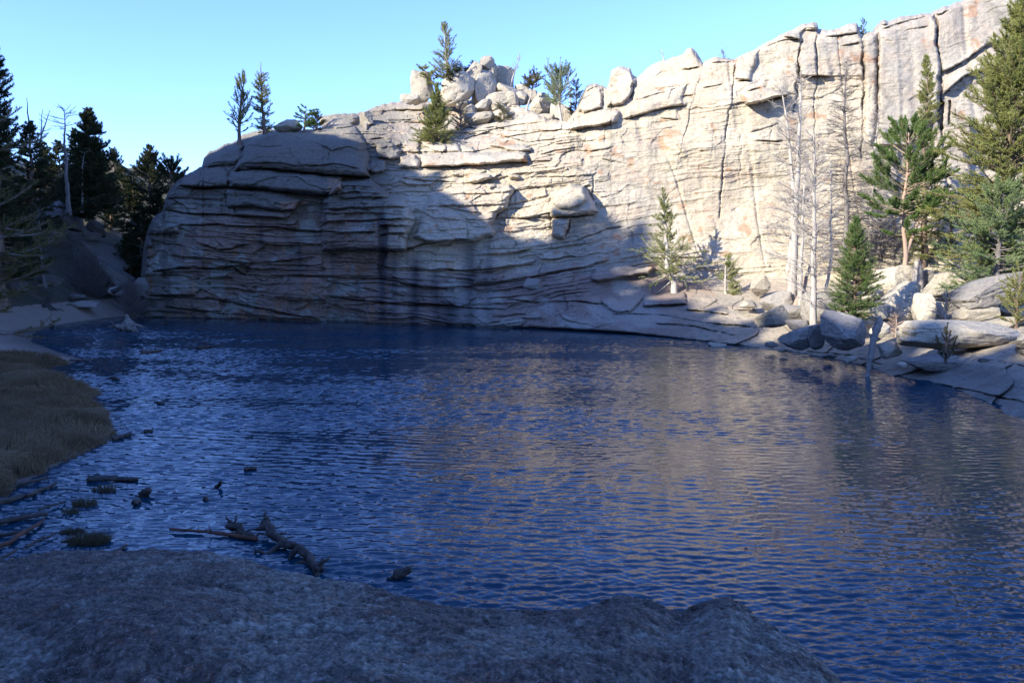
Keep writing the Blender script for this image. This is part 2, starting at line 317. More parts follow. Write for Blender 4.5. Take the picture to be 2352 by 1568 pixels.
HCR = [
 HC([(1572,711),(1620,715),(1676,722)], .6, .5), HC([(1664,707),(1700,711),(1740,714)], .6, .4), HC([(1500,742),(1600,750),(1700,772)], .3, .2), HC([(1400,722),(1500,720),(1600,738),(1740,752)], .3, .2),
 HC([(2040,868),(2150,880),(2360,925)], .3, .15), HC([(2230,822),(2300,830),(2420,852)], .2, .1), HC([(1850,806),(1950,815),(2030,838)], .3, .15),
 HC(C3([(300,540),(480,549),(660,548),(1000,578),(1260,606),(1420,612)]), .6, .5), HC(C3([(800,405),(1000,412),(1200,438),(1450,462),(1700,474)]), .7, .5),
 HC(C3([(760,380),(900,375),(1040,370),(1130,390),(1300,395),(1480,380),(1640,420)]), .22, .15), HC(C3([(120,1158),(330,1132),(560,1138),(700,1120),(815,1112),(830,1145),(790,1190)]), .7, .45),
 HC(C3([(240,1040),(400,1058),(600,1072),(820,1102),(1100,1082),(1300,1050)]), .45, .3), HC(C3([(430,950),(600,1000),(700,992),(780,962),(850,955)]), .5, .3),
 HC(C3([(300,822),(600,817),(700,827),(950,832),(1200,862),(1500,878),(1750,870)]), .5, .35), HC(C3([(150,1330),(520,1357),(780,1402),(980,1442),(1350,1508)]), .55, .3),
 HC(C3([(200,1412),(600,1462),(1000,1492),(1350,1512)]), .3, .2), HC(C3([(960,1182),(1300,1192),(1500,1202),(1760,1207),(2100,1272),(2323,1282)]), .45, .25),
 HC(C3([(1760,1014),(1900,1012),(2100,962),(2323,932),(2420,926)]), .7, .5), HC(C3([(200,702),(330,732),(580,742),(740,757),(1070,772)]), .5, .35),
 HC(C3([(1370,795),(1600,792),(1800,784),(2000,772)]), .5, .35), HC(C3([(1370,712),(1600,700),(1850,690),(1990,690)]), .35, .25), HC(C3([(1480,632),(1600,622),(1850,622)]), .5, .35),
 HC(C3([(1790,1132),(2000,1137),(2323,1147)]), .5, .3), HC(C3([(1380,1015),(1500,1060),(1780,1078)]), .35, .2), HC(C3([(1400,1342),(1700,1377),(2000,1397),(2323,1397)]), .5, .3),
 HC(C3([(200,628),(400,628),(640,640)]), .3, .2), HC(C3([(330,900),(600,905),(900,945),(1300,965)]), .25, .12), HC(C3([(860,870),(1050,850),(1300,880)]), .25, .12),
 HC(C3([(80,1335),(200,1330),(450,1330)]), .45, .3), HC(C3([(180,1190),(300,1180),(420,1210)]), .4, .25), HC(C3([(860,1200),(960,1200),(930,1230)]), .3, .15),
 HC(C3([(1750,830),(1850,825),(2000,835)]), .4, .3), HC(C3([(1750,895),(1850,885),(1980,885)]), .4, .3),
 HC(C3([(1420,1090),(1600,1090),(1760,1085)]), .25, .15), HC(C3([(1420,1240),(1700,1290),(1780,1310)]), .2, .1), HC(C3([(1360,1420),(1600,1400),(1780,1390)]), .25, .1),
 HC(C6([(-40,768),(300,772),(660,768),(900,738),(1100,720)]), .5, .3), HC(C6([(-40,870),(200,917),(450,912),(700,887),(850,857),(1080,827),(1250,787),(1500,747),(1700,690)]), .45, .3),
 HC(C6([(0,1030),(350,1052),(600,1082),(870,1092)]), .35, .2), HC(C6([(860,1000),(1100,1034),(1400,1022),(1640,1044),(1700,1060)]), .4, .25),
 HC(C6([(1960,1057),(2150,1062),(2340,1047)]), .7, .4), HC(C6([(700,592),(1000,592),(1400,542),(1700,430),(1830,410)]), .25, .12),
 HC(C6([(980,347),(1230,327),(1400,332),(1590,316)]), .6, .4), HC(C6([(700,640),(900,635),(1050,610)]), .35, .2), HC(C6([(0,600),(200,583),(430,560)]), .4, .2),
 HC(C6([(980,1160),(1200,1165)]), .3, .2), HC(C6([(2100,1130),(2300,1140)]), .3, .2), HC(C6([(0,20),(200,35),(480,45)]), .35, .25), HC(C6([(400,150),(700,145),(860,150)]), .2, .1), HC(C6([(200,260),(500,240),(760,250)]), .2, .1),
 HC(C6([(300,450),(500,430),(600,450)]), .2, .1), HC(C6([(250,380),(450,370),(640,380)]), .2, .1),
 HC(C5([(170,1236),(500,1228),(860,1196),(1046,1192)]), .6, .4), HC(C5([(1046,1192),(1240,1180)]), .4, .25), HC(C5([(1050,1315),(1200,1310),(1400,1308),(1580,1300)]), .2, .1),
 HC(C5([(1380,935),(1500,925),(1560,908),(1790,870)]), .5, .4), HC(C5([(1820,842),(1950,815),(2040,785),(2200,745),(2350,735)]), .45, .25), HC(C5([(1880,700),(2050,655),(2350,560)]), .22, .1),
 HC(C5([(2120,832),(2280,848)]), .3, .1), HC(C5([(1540,1105),(1700,1080),(1760,1060)]), .2, .1), HC(C5([(1570,1395),(1500,1390)]), .3, .2), HC(C5([(0,870),(130,872),(300,860)]), .35, .2), HC(C5([(-160,880),(-40,868),(60,870)]), .25, .15),
 HC(C5([(-60,775),(80,760),(220,766)]), .4, .3), HC(C5([(-220,905),(0,960),(100,985)]), .25, .2), HC(C5([(450,905),(620,915),(780,905),(900,935)]), .4, .3), HC(C5([(430,980),(600,965),(760,960),(1040,1030)]), .35, .25),
 HC(C5([(1300,1380),(1400,1390),(1570,1390)]), .2, .1), HC(C5([(-260,1010),(-150,1000),(-40,1010)]), .4, .3),
 HC(C7([(690,248),(770,262),(832,292)]), .4, .3), HC(C7([(560,330),(700,280),(820,270)]), .25, .15), HC(C7([(440,714),(570,692),(650,674),(745,655)]), .9, .6, 3), HC(C7([(436,628),(520,610),(606,597)]), .4, .2),
 HC(C7([(388,557),(495,548)]), .5, .3), HC(C7([(805,522),(1050,528)]), .5, .4), HC(C7([(440,912),(680,850)]), .2, .1), HC(C7([(510,966),(700,966)]), .4, .2), HC(C7([(850,215),(945,205)]), .5, .4), HC(C7([(1090,320),(1235,290)]), .35, .2),
 HC(C7([(1000,250),(1100,240),(1240,220)]), .35, .25), HC(C7([(1370,200),(1550,150),(1740,95)]), .25, .15), HC(C7([(1530,215),(1700,180)]), .25, .1), HC(C7([(1720,735),(1755,718)]), .6, .4),
 HC(C7([(1775,497),(1860,467),(1960,412),(2110,302)]), .5, .35), HC(C7([(1800,657),(1850,602),(1940,532),(2020,492),(2200,440)]), .8, .5, 3), HC(C7([(1735,100),(1790,95),(1845,60)]), .7, .4), HC(C7([(0,660),(100,650)]), .3, .1),
 HC(C7([(150,605),(300,575)]), .25, .1), HC(C7([(0,480),(150,455)]), .3, .2), HC(C7([(200,430),(380,420)]), .2, .15), HC(C7([(1350,180),(1420,165),(1500,130)]), .5, .3), HC(C7([(120,1035),(170,1035)]), .3, .1),
 HC(C7([(-60,930),(60,1130)]), .15, .1), HC(C7([(1150,600),(1240,585)]), .2, .1),
]
def VC(L, g=0.4, a=0.2, w=2.2, l=20): return (L, g, a, w, l)      # step: left side proud
VCR = [
 VC(C7([(155,440),(130,560),(80,740),(40,900),(10,1000),(-20,1150)]), .3, .1), VC(C7([(390,400),(370,540),(345,720),(320,900),(290,1200),(275,1400),(268,1500)]), .5, .15),
 VC(C7([(820,230),(822,300),(812,440),(802,520),(797,640),(780,720),(775,800)]), .8, .4, 2.8), VC(C7([(932,170),(932,400),(938,520),(920,700),(930,1000),(925,1300)]), .35, .1),
 VC(C7([(1245,240),(1252,400),(1250,600),(1245,760),(1258,900),(1240,1010),(1240,1100)]), 1.0, .3, 3.2), VC(C7([(1350,210),(1356,400),(1350,560),(1346,700),(1350,800)]), .7, .1, 2.6),
 VC(C7([(1755,110),(1755,300),(1782,430),(1772,560),(1784,640),(1762,800),(1790,900),(1800,1100),(1815,1240),(1820,1400)]), 1.1, .5, 3.5), VC(C7([(525,380),(522,480)]), .4, .15),
 VC(C7([(620,880),(618,960)]), .2, .05), VC(C7([(415,900),(410,1300)]), .15, .05), VC(C7([(230,880),(200,1150)]), .12, .05), VC(C7([(1310,560),(1290,800)]), .2, 0),
 VC(C6([(1690,300),(1688,430),(1690,552)]), .35, .1), VC(C6([(1720,-60),(1712,100)]), .2, .05), VC(C6([(1865,150),(1870,400),(1900,550),(1920,740)]), .3, .1), VC(C6([(2130,600),(2145,720)]), .4, .1),
 VC(C6([(900,80),(930,130),(905,170),(870,262),(800,312),(742,405),(735,300)]), .6, .5, 3), VC(C6([(1515,80),(1570,180),(1590,230)]), .6, .5, 3), VC(C6([(1382,340),(1378,430),(1335,515)]), .7, .5, 3),
 VC(C3([(650,400),(668,470),(652,600),(655,700)]), .35, .1), VC(C3([(775,170),(775,320),(725,390)]), .6, .2), VC(C3([(1420,240),(1395,330),(1370,380)]), .3, .1), VC(C3([(1190,240),(1090,270)]), .25, .1),
 VC(C3([(300,540),(310,700)]), .2, .1), VC(C3([(590,700),(585,800)]), .2, .1), VC(C3([(470,820),(465,960)]), .12, .05), VC(C3([(1300,870),(1300,960)]), .15, .05),
 VC(C5([(1570,1300),(1572,1390),(1560,1500)]), .4, .2), VC(C5([(2200,700),(2230,560)]), .2, .1), VC(C5([(1690,890),(1675,1050)]), .2, .1), VC(C5([(1640,590),(1645,740)]), .9, .2, 4), VC(C5([(1915,500),(1900,640),(1870,700)]), 1.0, .3, 4),
 VC(C5([(1390,760),(1420,860),(1370,940)]), .7, .2, 4), VC(C5([(160,1115),(165,1180),(150,1240)]), .8, .2, 3.5), VC(C5([(-380,900),(-330,830)]), .6, .1, 3), VC(C5([(1180,1290),(1700,1420)]), .05, 0),
]

def interp_pl(L, t, axis):
    L = np.array(L, float); o = np.argsort(L[:, axis]); L = L[o]
    return np.interp(t, L[:, axis], L[:, 1-axis]), L[0, axis], L[-1, axis]

def base_depth(PX, PY):
    kx = np.array([k[0] for k in KN], float); ky = np.array([[p[0] for p in k[1]] for k in KN], float); kd = np.array([[p[1] for p in k[1]] for k in KN], float)
    cx = PX[0]; n = len(cx); D = np.empty(PX.shape)
    yk = np.stack([np.interp(cx, kx, ky[:, j]) for j in range(8)], 1); dk = np.stack([np.interp(cx, kx, kd[:, j]) for j in range(8)], 1)
    ks = np.hanning(121); ks /= ks.sum()
    yk = np.stack([np.convolve(np.pad(q, 60, mode='edge'), ks, 'valid') for q in yk.T], 1); dk = np.stack([np.convolve(np.pad(q, 60, mode='edge'), ks, 'valid') for q in dk.T], 1)
    for i in range(n):
        y = yk[i][::-1]; d = dk[i][::-1]
        D[:, i] = np.interp(PY[:, i], y, d)
    return D

def facets(x, z, seed, sharp=0.05):
    """angular broken facets: random tilted planes over irregular cells, plus closeness to a joint"""
    fx, fz = np.floor(x), np.floor(z); b1 = np.full(x.shape, 1e9); b2 = b1.copy(); h = np.zeros(x.shape)
    for i in (-1, 0, 1):
        for j in (-1, 0, 1):
            cx, cz_ = fx+i, fz+j; zz = np.zeros_like(cx)
            px = cx+.5+.45*_h(cx, cz_, zz, seed); pz = cz_+.5+.45*_h(cx, cz_, zz+1, seed); dx, dz = x-px, z-pz; d = dx*dx+dz*dz
            hh = _h(cx, cz_, zz+2, seed)+.9*_h(cx, cz_, zz+3, seed)*dx+1.1*_h(cx, cz_, zz+4, seed)*dz
            m = d < b1; b2 = np.where(m, b1, np.minimum(b2, d)); h = np.where(m, hh, h); b1 = np.where(m, d, b1)
    return h, 1-sst(np.sqrt(b2)-np.sqrt(b1), 0, sharp)
def strata(x, z, bounds, seed, blk):
    """rounded courses of rock: returns 0..1 pillow and a per-block offset"""
    li = np.searchsorted(bounds, z.ravel()).reshape(z.shape); li = np.clip(li, 1, len(bounds)-1)
    lo = bounds[li-1]; hi = bounds[li]; t = (z-lo)/(hi-lo)
    ln = blk*(0.6+0.5*(rnd1(li, seed)+1)); u = x/ln+rnd1(li, seed+1)*9+0.25*vn(x/ln*2, li*3.7, seed=seed)
    bi = np.floor(u); tu = u-bi
    off = _h(bi, li, np.zeros_like(li), seed+2)
    ez = np.minimum(t, 1-t)*(hi-lo); eu = np.minimum(tu, 1-tu)*ln
    pz = np.sqrt(1-(1-np.clip(ez/0.09, 0, 1))**2); pu = np.sqrt(1-(1-np.clip(eu/0.06, 0, 1))**2)
    # blocks lean: bottoms stand proud of tops now and then
    return pz, pu, off, t

def build_cliff():
    cx = np.arange(303, 2780, 1.5); nr = 560
    top = np.interp(cx, TOP[:, 0], TOP[:, 1]) + 1.6*vn(cx/9.0, 3.3, seed=5) + 0.9*vn(cx/3.5, 1.3, seed=6)
    lip = np.interp(cx, LIP[:, 0], LIP[:, 1]) + 1.0*vn(cx/17, 9.1, seed=9)
    top = np.minimum(top, lip-4)
    v = np.linspace(0, 1, nr)[:, None]
    PX = np.broadcast_to(cx[None, :], (nr, len(cx))).copy(); PY = lip[None, :]*(1-v)+top[None, :]*v
    D = base_depth(PX, PY)
    # rounding at the skyline
    dt = np.gradient(np.convolve(np.pad(top, 4, mode='edge'), np.ones(9)/9, 'valid'), cx)
    e = (PY-top[None, :])/np.sqrt(1+dt[None, :]**2)
    R = np.where(cx < 640, 2.2, 1.1)[None, :]; rr = np.where(cx < 640, 22, 13)[None, :]
    D = D + R*(1-np.sqrt(1-(1-np.clip(e/rr, 0, 1))**2))
    rx, rz = ray(PX, PY); X = rx*D; Z = CAMZ+rz*D
    WX = PX+5.5*fbm(PX/34, PY/20, o=4, seed=21)+0.8*vn(PX/5, PY/4, seed=24); WY = PY+4.2*fbm(PX/38, PY/18, 5.5, o=4, seed=22)+0.8*vn(PX/5, PY/4, 7.7, seed=25)
    disp = np.zeros(PX.shape); keep = np.ones(PX.shape)
    for poly, A, r, k in BLOCKS:
        if np.mean([q[0] for q in poly]) > 1780 and np.mean([q[1] for q in poly]) < 420: A, r = A*.5, r*.5
        d = inside_dist(WX, WY, poly); m = d > 0
        h = np.zeros_like(d); h[m] = A*np.sqrt(1-(1-np.clip(d[m]/r, 0, 1))**2)
        disp += h; keep = np.where(m, keep*(k+(1-k)*(1-sst(d, 0, 5))), keep)
    brk = fbm(PX/30, PY/5, 6., o=3, seed=505)
    for L, g, a, w, l in HCR:
        g = g*.8*(.15+.95*sst(brk, -.3, .25)); w = w*np.where(PX[0] > 960, .62, .8)[None, :]
        yc, x0, x1 = interp_pl(L, WX, 0); m = (WX > x0-3) & (WX < x1+3) & (abs(WY-yc) < l*3)
        dy = yc-WY[:, :]; fade = sst(WX, x0-2, x0+14)*(1-sst(WX, x1-14, x1+2))
        up = np.where(dy > 0, np.sqrt(np.clip(dy/4.0, 0, 1))*np.exp(-np.clip(dy, 0, None)/l), 0)
        h = a*up - g*np.exp(-((dy+w*0.4)/w)**2)
        disp += np.where(m, h*fade, 0)
    brv = fbm(PX/9, PY/34, 8., o=3, seed=506); brv2 = fbm(PX/9, PY/22, 9., o=3, seed=507)
    for L, g, a, w, l in VCR:
        g, a, w = min(g, .7)*0.45*(.15+1.0*sst(brv, -.3, .3)), a*0.4, w*(.45+.4*sst(brv2, -.4, .4))
        xc, y0, y1 = interp_pl(L, WY, 1); m = (WY > y0-3) & (WY < y1+3) & (abs(WX-xc) < l*3)
        dx = xc-WX; fade = sst(WY, y0-2, y0+12)*(1-sst(WY, y1-12, y1+2))
        lf = np.where(dx > 0, np.sqrt(np.clip(dx/4.0, 0, 1))*np.exp(-np.clip(dx, 0, None)/l), 0)
        disp += np.where(m, (a*lf-g*np.exp(-(dx/w)**2))*fade, 0)
    # courses
    rngs = np.random.RandomState(3)
    b1 = np.cumsum(np.concatenate([[-3.0], rngs.choice([0.35, 0.5, 0.7, 0.9, 1.3], 60, p=[.2, .25, .25, .2, .1])*rngs.uniform(.8, 1.2, 60)]))
    b2 = np.cumsum(np.concatenate([[-3.0], rngs.uniform(0.12, 0.34, 260)]))
    dip = np.where(X > -2, 0.11*(X+2), 0.0) - np.where(X < -14, 0.06*(X+14), 0)
    Zs = Z - dip + 0.55*fbm(X/9, Z/5, o=3, seed=31)+0.08*fbm(X/0.9, Z/0.7, o=2, seed=32)
    pz, pu, off, t = strata(X+0.15*vn(Z*2, X, seed=36), Zs, b1, 40, 2.6)
    pz2, pu2, off2, t2 = strata(X, Zs+0.12*fbm(X/1.4, Z/0.8, o=2, seed=33), b2, 50, 3.6)
    wd = (1-sst(PX, 900, 1000)); wa = sst(PX, 880, 1000)*(1-sst(PX, 1280, 1440)); low = sst(PY, 555, 625)*sst(PX, 900, 980)
    shore = sst(PX, 1500, 1700)*sst(PY, 640, 690)
    patch = 0.35+0.65*sst(fbm(X/3.5, Z/2.2, 2.0, o=2, seed=61), -0.3, 0.35)
    amp1 = keep*patch*(0.48*wd+0.42*wa+0.10*(1-wd-wa))*(1-0.5*low)*(1-0.75*shore)
    disp += amp1*(0.45*(pz-1)+0.25*(pu-1)*pz+0.45*off*pz*pu + 0.18*(0.5-t)*pz)
    amp2 = keep*(0.10+0.25*low*(1-shore)+0.10*wd+0.05*wa)*sst(fbm(X/2.6, Z/1.0, 4.0, o=2, seed=62), -0.35, 0.3)
    disp += amp2*(0.5*(pz2-1)+0.5*off2*pz2*pu2)
    # broken, angular relief
    qx = X+.35*fbm(X/.8, Z/.6, o=3, seed=501); qz = Zs+.18*fbm(X/.8, Z/.6, 3., o=3, seed=502)
    f1_, j1 = facets(qx/2.3, qz/.85, 510); f2_, j2 = facets(qx/.75, qz/.30, 511); f3_, j3 = facets(qx/.30, qz/.16, 512)
    fw = (0.17*wd+0.16*wa+0.045*(1-wd-wa))*(1-.5*shore)*np.clip(keep+.45, 0, 1)
    disp += fw*(1.0*f1_+.38*f2_+.16*f3_-.30*j1*(fbm(X/1.5, Z, o=2, seed=503) > -.05)*(wd+wa))
    # broad and fine undulation
    rough = 1-0.35*sst(PX, 1400, 1500)
    disp += 0.55*fbm(X/4.5, Z/2.6, 1.1, o=3, seed=71)*(1-0.3*shore)+0.13*fbm(X/1.1, Z/0.75, 2.2, o=3, seed=72)*rough+0.035*fbm(X/0.28, Z/0.2, o=3, seed=73)
    # faint flutes and oblique streaks on the big face
    face = sst(PX, 1380, 1480)*(1-sst(PY, 560, 640))
    disp += face*(0.16*fbm(X/1.3, Z/7, o=3, seed=74)+0.10*sst(np.abs(vn(X/2.3+Z*0.02, Z/16, seed=75)), 0.0, 0.06))
    sh = sst(PX, 1500, 1650)*sst(PY, 650, 700)
    pl = np.abs(vn(X/1.9+0.5*vn(X/.8, D/1.5, seed=401), D/3.2+Z*1.5, seed=402)); plc = 1-sst(pl, 0, .035)
    disp += sh*(0.42*fbm(X/2.2, D/3.2, o=4, seed=403)+0.16*fbm(X/.7, D/.8, o=4, seed=404, g=.6)+.07*fbm(X/.2, D/.3, o=3, seed=406)+.22*(((fbm(X/5, D/6, o=3, seed=407)*3+Z*.9) % 1.0)-.5)-0.05*plc)
    sdisp = disp*np.clip(sst(e, 0, 8), 0.25, 1)
    # undercut lip over the water
    hpx = lip[None, :]-PY
    under = 0.9*np.exp(-np.clip(hpx, 0, None)/2.2)*(sst(cx, 1120, 1250)*(1-sst(cx, 1690, 1800))*0.9+0.35*sst(cx, 2030, 2110)+0.15)[None, :]
    D2 = D-sdisp+under
    V = np.stack([rx*D2, D2, CAMZ+rz*D2], -1)
    # colours of the stone itself
    n1 = fbm(X/6, Z/4, 3.0, o=4, seed=81); n2 = fbm(X/1.6, Z/1.1, 5.0, o=4, seed=82); n3 = fbm(X/0.5, Z/3.4, 1.0, o=4, seed=83)
    tan = np.array([0.43, 0.375, 0.285]); grey = np.array([0.36, 0.325, 0.27]); pink = np.array([0.43, 0.35, 0.27]); cream = np.array([0.52, 0.46, 0.37])
    c = tan+(grey-tan)*sst(n1, -0.15, 0.35)[..., None]; c = c+(pink-c)*(0.7*sst(n2, 0.05, 0.45))[..., None]; c = c+(cream-c)*(0.6*sst(-n2, 0.05, 0.4))[..., None]
    gw = (sst(PX, 1880, 2050)*(1-sst(PY, 330, 520))*0.45)*sst(n1+0.3*n2, -0.35, 0.15); c = c+(np.array([0.30, 0.275, 0.245])-c)*gw[..., None]
    dome = 1-sst(PX+20*n2, 860, 960)
    brown = np.array([0.215, 0.155, 0.12]); lg = np.array([0.145, 0.132, 0.112]); pale = np.array([0.27, 0.275, 0.24]); blk = np.array([0.055, 0.055, 0.062]); rust = np.array([0.34, 0.15, 0.06])
    cd = brown+(lg-brown)*np.maximum(sst(-PY-30*n1, -520, -460), sst(-PX, -450, -380))[..., None]
    cd = cd+(pale-cd)*(0.75*sst(n2+0.5*n1+.3*n3, 0.16, 0.27)*sst(PY, 440, 500))[..., None]
    lowm = sst(PY+40*n2, 590, 640)*sst(PX, 830, 900)*(1-sst(PX, 1560, 1700))
    lowc = np.array([0.235, 0.18, 0.155])+(np.array([0.28, 0.265, 0.235])-np.array([0.20, 0.15, 0.13]))*sst(n2, -0.05, 0.3)[..., None]
    topd = sst(PY, 330, 300)[..., None]
    c = c+(cd-c)*dome[..., None]*(1-0.35*topd)
    c = c+(lowc-c)*lowm[..., None]
    # water streaks: dark vertical bands traced where they stand
    def band(x, hw, y0, y1): return np.exp(-((PX-x+4*n3)/hw)**2)*sst(PY, y0-30, y0+20)*(1-sst(PY, y1-20, y1+20))
    st = 0.9*band(878, 12, 480, 745)+0.55*band(905, 9, 580, 745)+0.85*band(955, 14, 600, 750)+0.9*band(1035, 24, 690, 755)+0.6*band(1000, 10, 620, 750)+0.7*band(1080, 17, 560, 750)+0.45*band(1120, 12, 560, 750)
    st += 0.5*band(690, 6, 560, 620)+0.4*band(600, 7, 520, 600)+0.35*band(820, 8, 640, 740)+0.4*band(1230, 20, 590, 640)
    st += 0.30*sst(n3, 0.1, 0.35)*dome*sst(PY, 480, 520)
    c = c+(blk-c)*np.clip(st, 0, 0.88)[..., None]
    rs = 0.35*dome*sst(fbm(X/0.5, Z/1.1, 9.0, o=3, seed=85), 0.36, 0.5)*sst(PY, 520, 560)+0.5*sst(PX, 900, 1000)*sst(fbm(X/0.9, Z/0.7, 8.0, o=3, seed=86), 0.42, 0.55)*(1-lowm)
    c = c+(rust-c)*np.clip(rs, 0, .85)[..., None]
    # raw orange stone beneath the two ledges
    for poly, k in ((C3([(1395,470),(1500,480),(1500,560),(1420,606),(1380,590)]), .6), (C3([(1020,640),(1200,640),(1330,625),(1150,720),(1040,716)]), .6)):
        c = c+(np.array([0.33, 0.20, 0.135])-c)*(k*sst(inside_dist(WX, WY, poly), 0, 5))[..., None]
    for (bx, by, bw, bh, k) in ((1090, 640, 14, 10, .8), (1820, 215, 40, 6, .2)):
        c = c*(1-k*0.3*np.exp(-((PX-bx)/bw)**2-((PY-by)/bh)**2))[..., None]
    oxide = face*sst(np.abs(n3)*-1, -0.07, -0.01); c = c+(np.array([0.22, 0.19, 0.16])-c)*(0.35*oxide)[..., None]
    obl = sst(fbm((X+Z*0.7)/0.9, (Z-X*0.7)/5, o=3, seed=88), 0.1, 0.4)*sst(PX, 1900, 2000)*(1-sst(PY, 300, 400)); c = c*(1-0.22*obl)[..., None]
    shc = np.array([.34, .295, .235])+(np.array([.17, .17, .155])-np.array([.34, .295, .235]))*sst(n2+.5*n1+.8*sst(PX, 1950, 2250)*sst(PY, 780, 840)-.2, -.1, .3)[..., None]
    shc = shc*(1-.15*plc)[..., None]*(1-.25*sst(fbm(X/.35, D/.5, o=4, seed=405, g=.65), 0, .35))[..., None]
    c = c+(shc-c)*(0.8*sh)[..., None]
    moss = 0.55*sst(PX, 2060, 2120)*(1-sst(PX, 2330, 2420))*np.exp(-((PY-765)/26)**2)*sst(n2, -0.2, 0.3)
    c = c+(np.array([0.27, 0.29, 0.16])-c)*moss[..., None]
    return PX, PY, V, c, cx

PXc, PYc, Vc, Cc, cxc = build_cliff()
nr, nc = PXc.shape
ysplit = np.interp(cxc, [303, 1150, 1250, 1450, 1650, 1850, 2100, 2352, 2780], [2000, 2000, 668, 655, 640, 628, 615, 600, 580])
isrow = PYc > ysplit[None, :]                                      # True: shore slab
shore_v = Vc.reshape(-1, 3); fa = grid_faces(nr, nc)
below = isrow.ravel()[fa].all(1) & (PXc.ravel()[fa][:, 0] > 1180)
wallf = fa[~below]; shoref = fa[below]
def compact(v, f, c):
    u, inv = np.unique(f, return_inverse=True); return v[u], inv.reshape(f.shape), c[u]
# back of the wall: carries on from the skyline and falls away; skirts go down into the water
def extend(rowV, rowC, steps):
    vs = [rowV+np.array(s) for s in steps]; return np.concatenate(vs, 0), np.concatenate([rowC]*len(steps), 0), grid_faces(len(steps)+1, len(rowV))
v1, f1, c1 = compact(Vc.reshape(-1, 3), wallf, Cc.reshape(-1, 3))
tv = Vc[-1]; tc = Cc[-1]
ev, ec, ef = extend(tv, tc, [(0, .5, -.08), (0, 1.6, -.5), (0, 4, -1.8), (0, 9, -5), (0, 14, -14), (0, 15, -30)])
ev2 = np.concatenate([tv, ev]); ec2 = np.concatenate([tc, ec]); ef = ef+len(v1)
bv = Vc[0]; bc = Cc[0]; selc = cxc < 1190
bb = bv[selc]; bcs = bc[selc]
sk = np.stack([bb+np.array((0, .25, -.25)), np.stack([bb[:, 0], bb[:, 1]+.2, np.full(len(bb), -1.6)], 1)])
sv = np.concatenate([bb[None], sk]).reshape(-1, 3); sc_ = np.tile(bcs, (3, 1)); sf = grid_faces(3, len(bb))[:, ::-1]+len(v1)+len(ev2)
cliff = mesh("cliff", np.concatenate([v1, ev2, sv]), np.concatenate([f1, ef, sf]), M['cliff'], col=np.concatenate([c1, ec2, sc_])); tag(cliff, kind="structure")
v2, f2, c2 = compact(Vc.reshape(-1, 3), shoref, Cc.reshape(-1, 3))
bb = bv[~selc]; bcs = bc[~selc]
ucut = (1.1*sst(cxc[~selc], 1150, 1260)*(1-sst(cxc[~selc], 1680, 1800))+0.3)
s1 = bb+np.stack([0*ucut, ucut, -0.05+0*ucut], 1); s2 = np.stack([s1[:, 0], s1[:, 1], np.full(len(bb), -1.6)], 1)
sv = np.concatenate([bb, s1, s2]); sf = grid_faces(3, len(bb))[:, ::-1]+len(v2)
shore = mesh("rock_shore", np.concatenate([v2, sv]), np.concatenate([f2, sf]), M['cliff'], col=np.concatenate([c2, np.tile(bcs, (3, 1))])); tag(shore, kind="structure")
def cliff_at(px, py):                       # surface point of the built rock nearest to a picture position
    j = int(np.clip(round((px-cxc[0])/1.5), 0, nc-1)); i = int(np.argmin(abs(PYc[:, j]-py))); return Vc[i, j]

# ------------------------------------------------------------------ ground and hill on the left
SHL = [(330, 729), (290, 729), (250, 731), (200, 738), (150, 745), (100, 754), (74, 768), (70, 786), (110, 800), (150, 815), (192, 826), (150, 838), (105, 846), (96, 862), (150, 878), (226, 903), (205, 925), (238, 945),
 (252, 975), (256, 1000), (225, 1022), (170, 1045), (110, 1078), (60, 1105), (0, 1135), (-100, 1190), (-230, 1280), (-420, 1500)]
shl = Pz(np.array([p[0] for p in SHL], float), np.array([p[1] for p in SHL], float))[:, :2]
rlip = Pz(LIP[1:, 0], LIP[1:, 1])[:, :2] + np.array([0, 1.0])
POND = np.concatenate([shl[::-1], rlip, [[14, 5], [9, -1], [3, 2.0], [-2, 3.0], [-4.5, 3.5]]])
def ground_z(x, y):
    d = sdist(x, y, POND)
    z = np.where(d < 0, -1.1*sst(-d, 0, 4.0)-0.02, 0.02+0.055*np.clip(d, 0, 9)+0.14*sst(d, 0.1, 0.9)*(1-sst(y, 27, 31)))
    nz = fbm(x/9, y/9, o=4, seed=101)
    a = np.clip(-x-26.5, 0, None); b = np.clip(y-57, 0, None)
    hill = 16*(1-np.exp(-(0.62*a+0.40*b)/16.0))*(1+0.25*nz)
    crest = np.interp(y, [-70, -20, -14, -9, 0, 8, 13, 17, 24, 32, 37, 40], [30.5, 28.6, 26.6, 26.2, 27.0, 27.6, 26.0, 26.2, 26.6, 26.3, 25.6, 24.8])
    wall = crest*sst(-x, 27.0, 37.5)*(1-sst(y, 39.5, 43.5)) + 0.5*nz*sst(-x, 30, 38)
    back = 2.6*sst(-y, -1.0, 8)*(1-sst(x, 20, 30))
    z = z + np.where((d > 0), np.maximum(hill, wall), 0) + back*(d > 0)
    right = sst(x, -22.5, -19.5)*sst(y, 44, 48) + sst(x, 6, 9)*sst(y, 3, 6)
    z = z*(1-np.clip(right, 0, 1)) - 1.2*np.clip(right, 0, 1)
    z = z + sst(d, 0.5, 5)*(0.06*nz+0.03*vn(x/0.7, y/0.7, seed=110)) + np.where(z > 1.0, 0.55*fbm(x/2.5, y/2.5, o=3, seed=105), 0)
    return z
gx = np.concatenate([np.linspace(-400, -70, 24), np.linspace(-69, -30, 110)[:-1], np.linspace(-30, -3, 300), np.linspace(-2.8, 40, 60), np.linspace(44, 400, 20)])
gy = np.concatenate([np.linspace(-300, -42, 16), np.linspace(-40, 6, 70), np.linspace(6.2, 62, 400), np.linspace(63, 110, 70), np.linspace(115, 600, 20)])
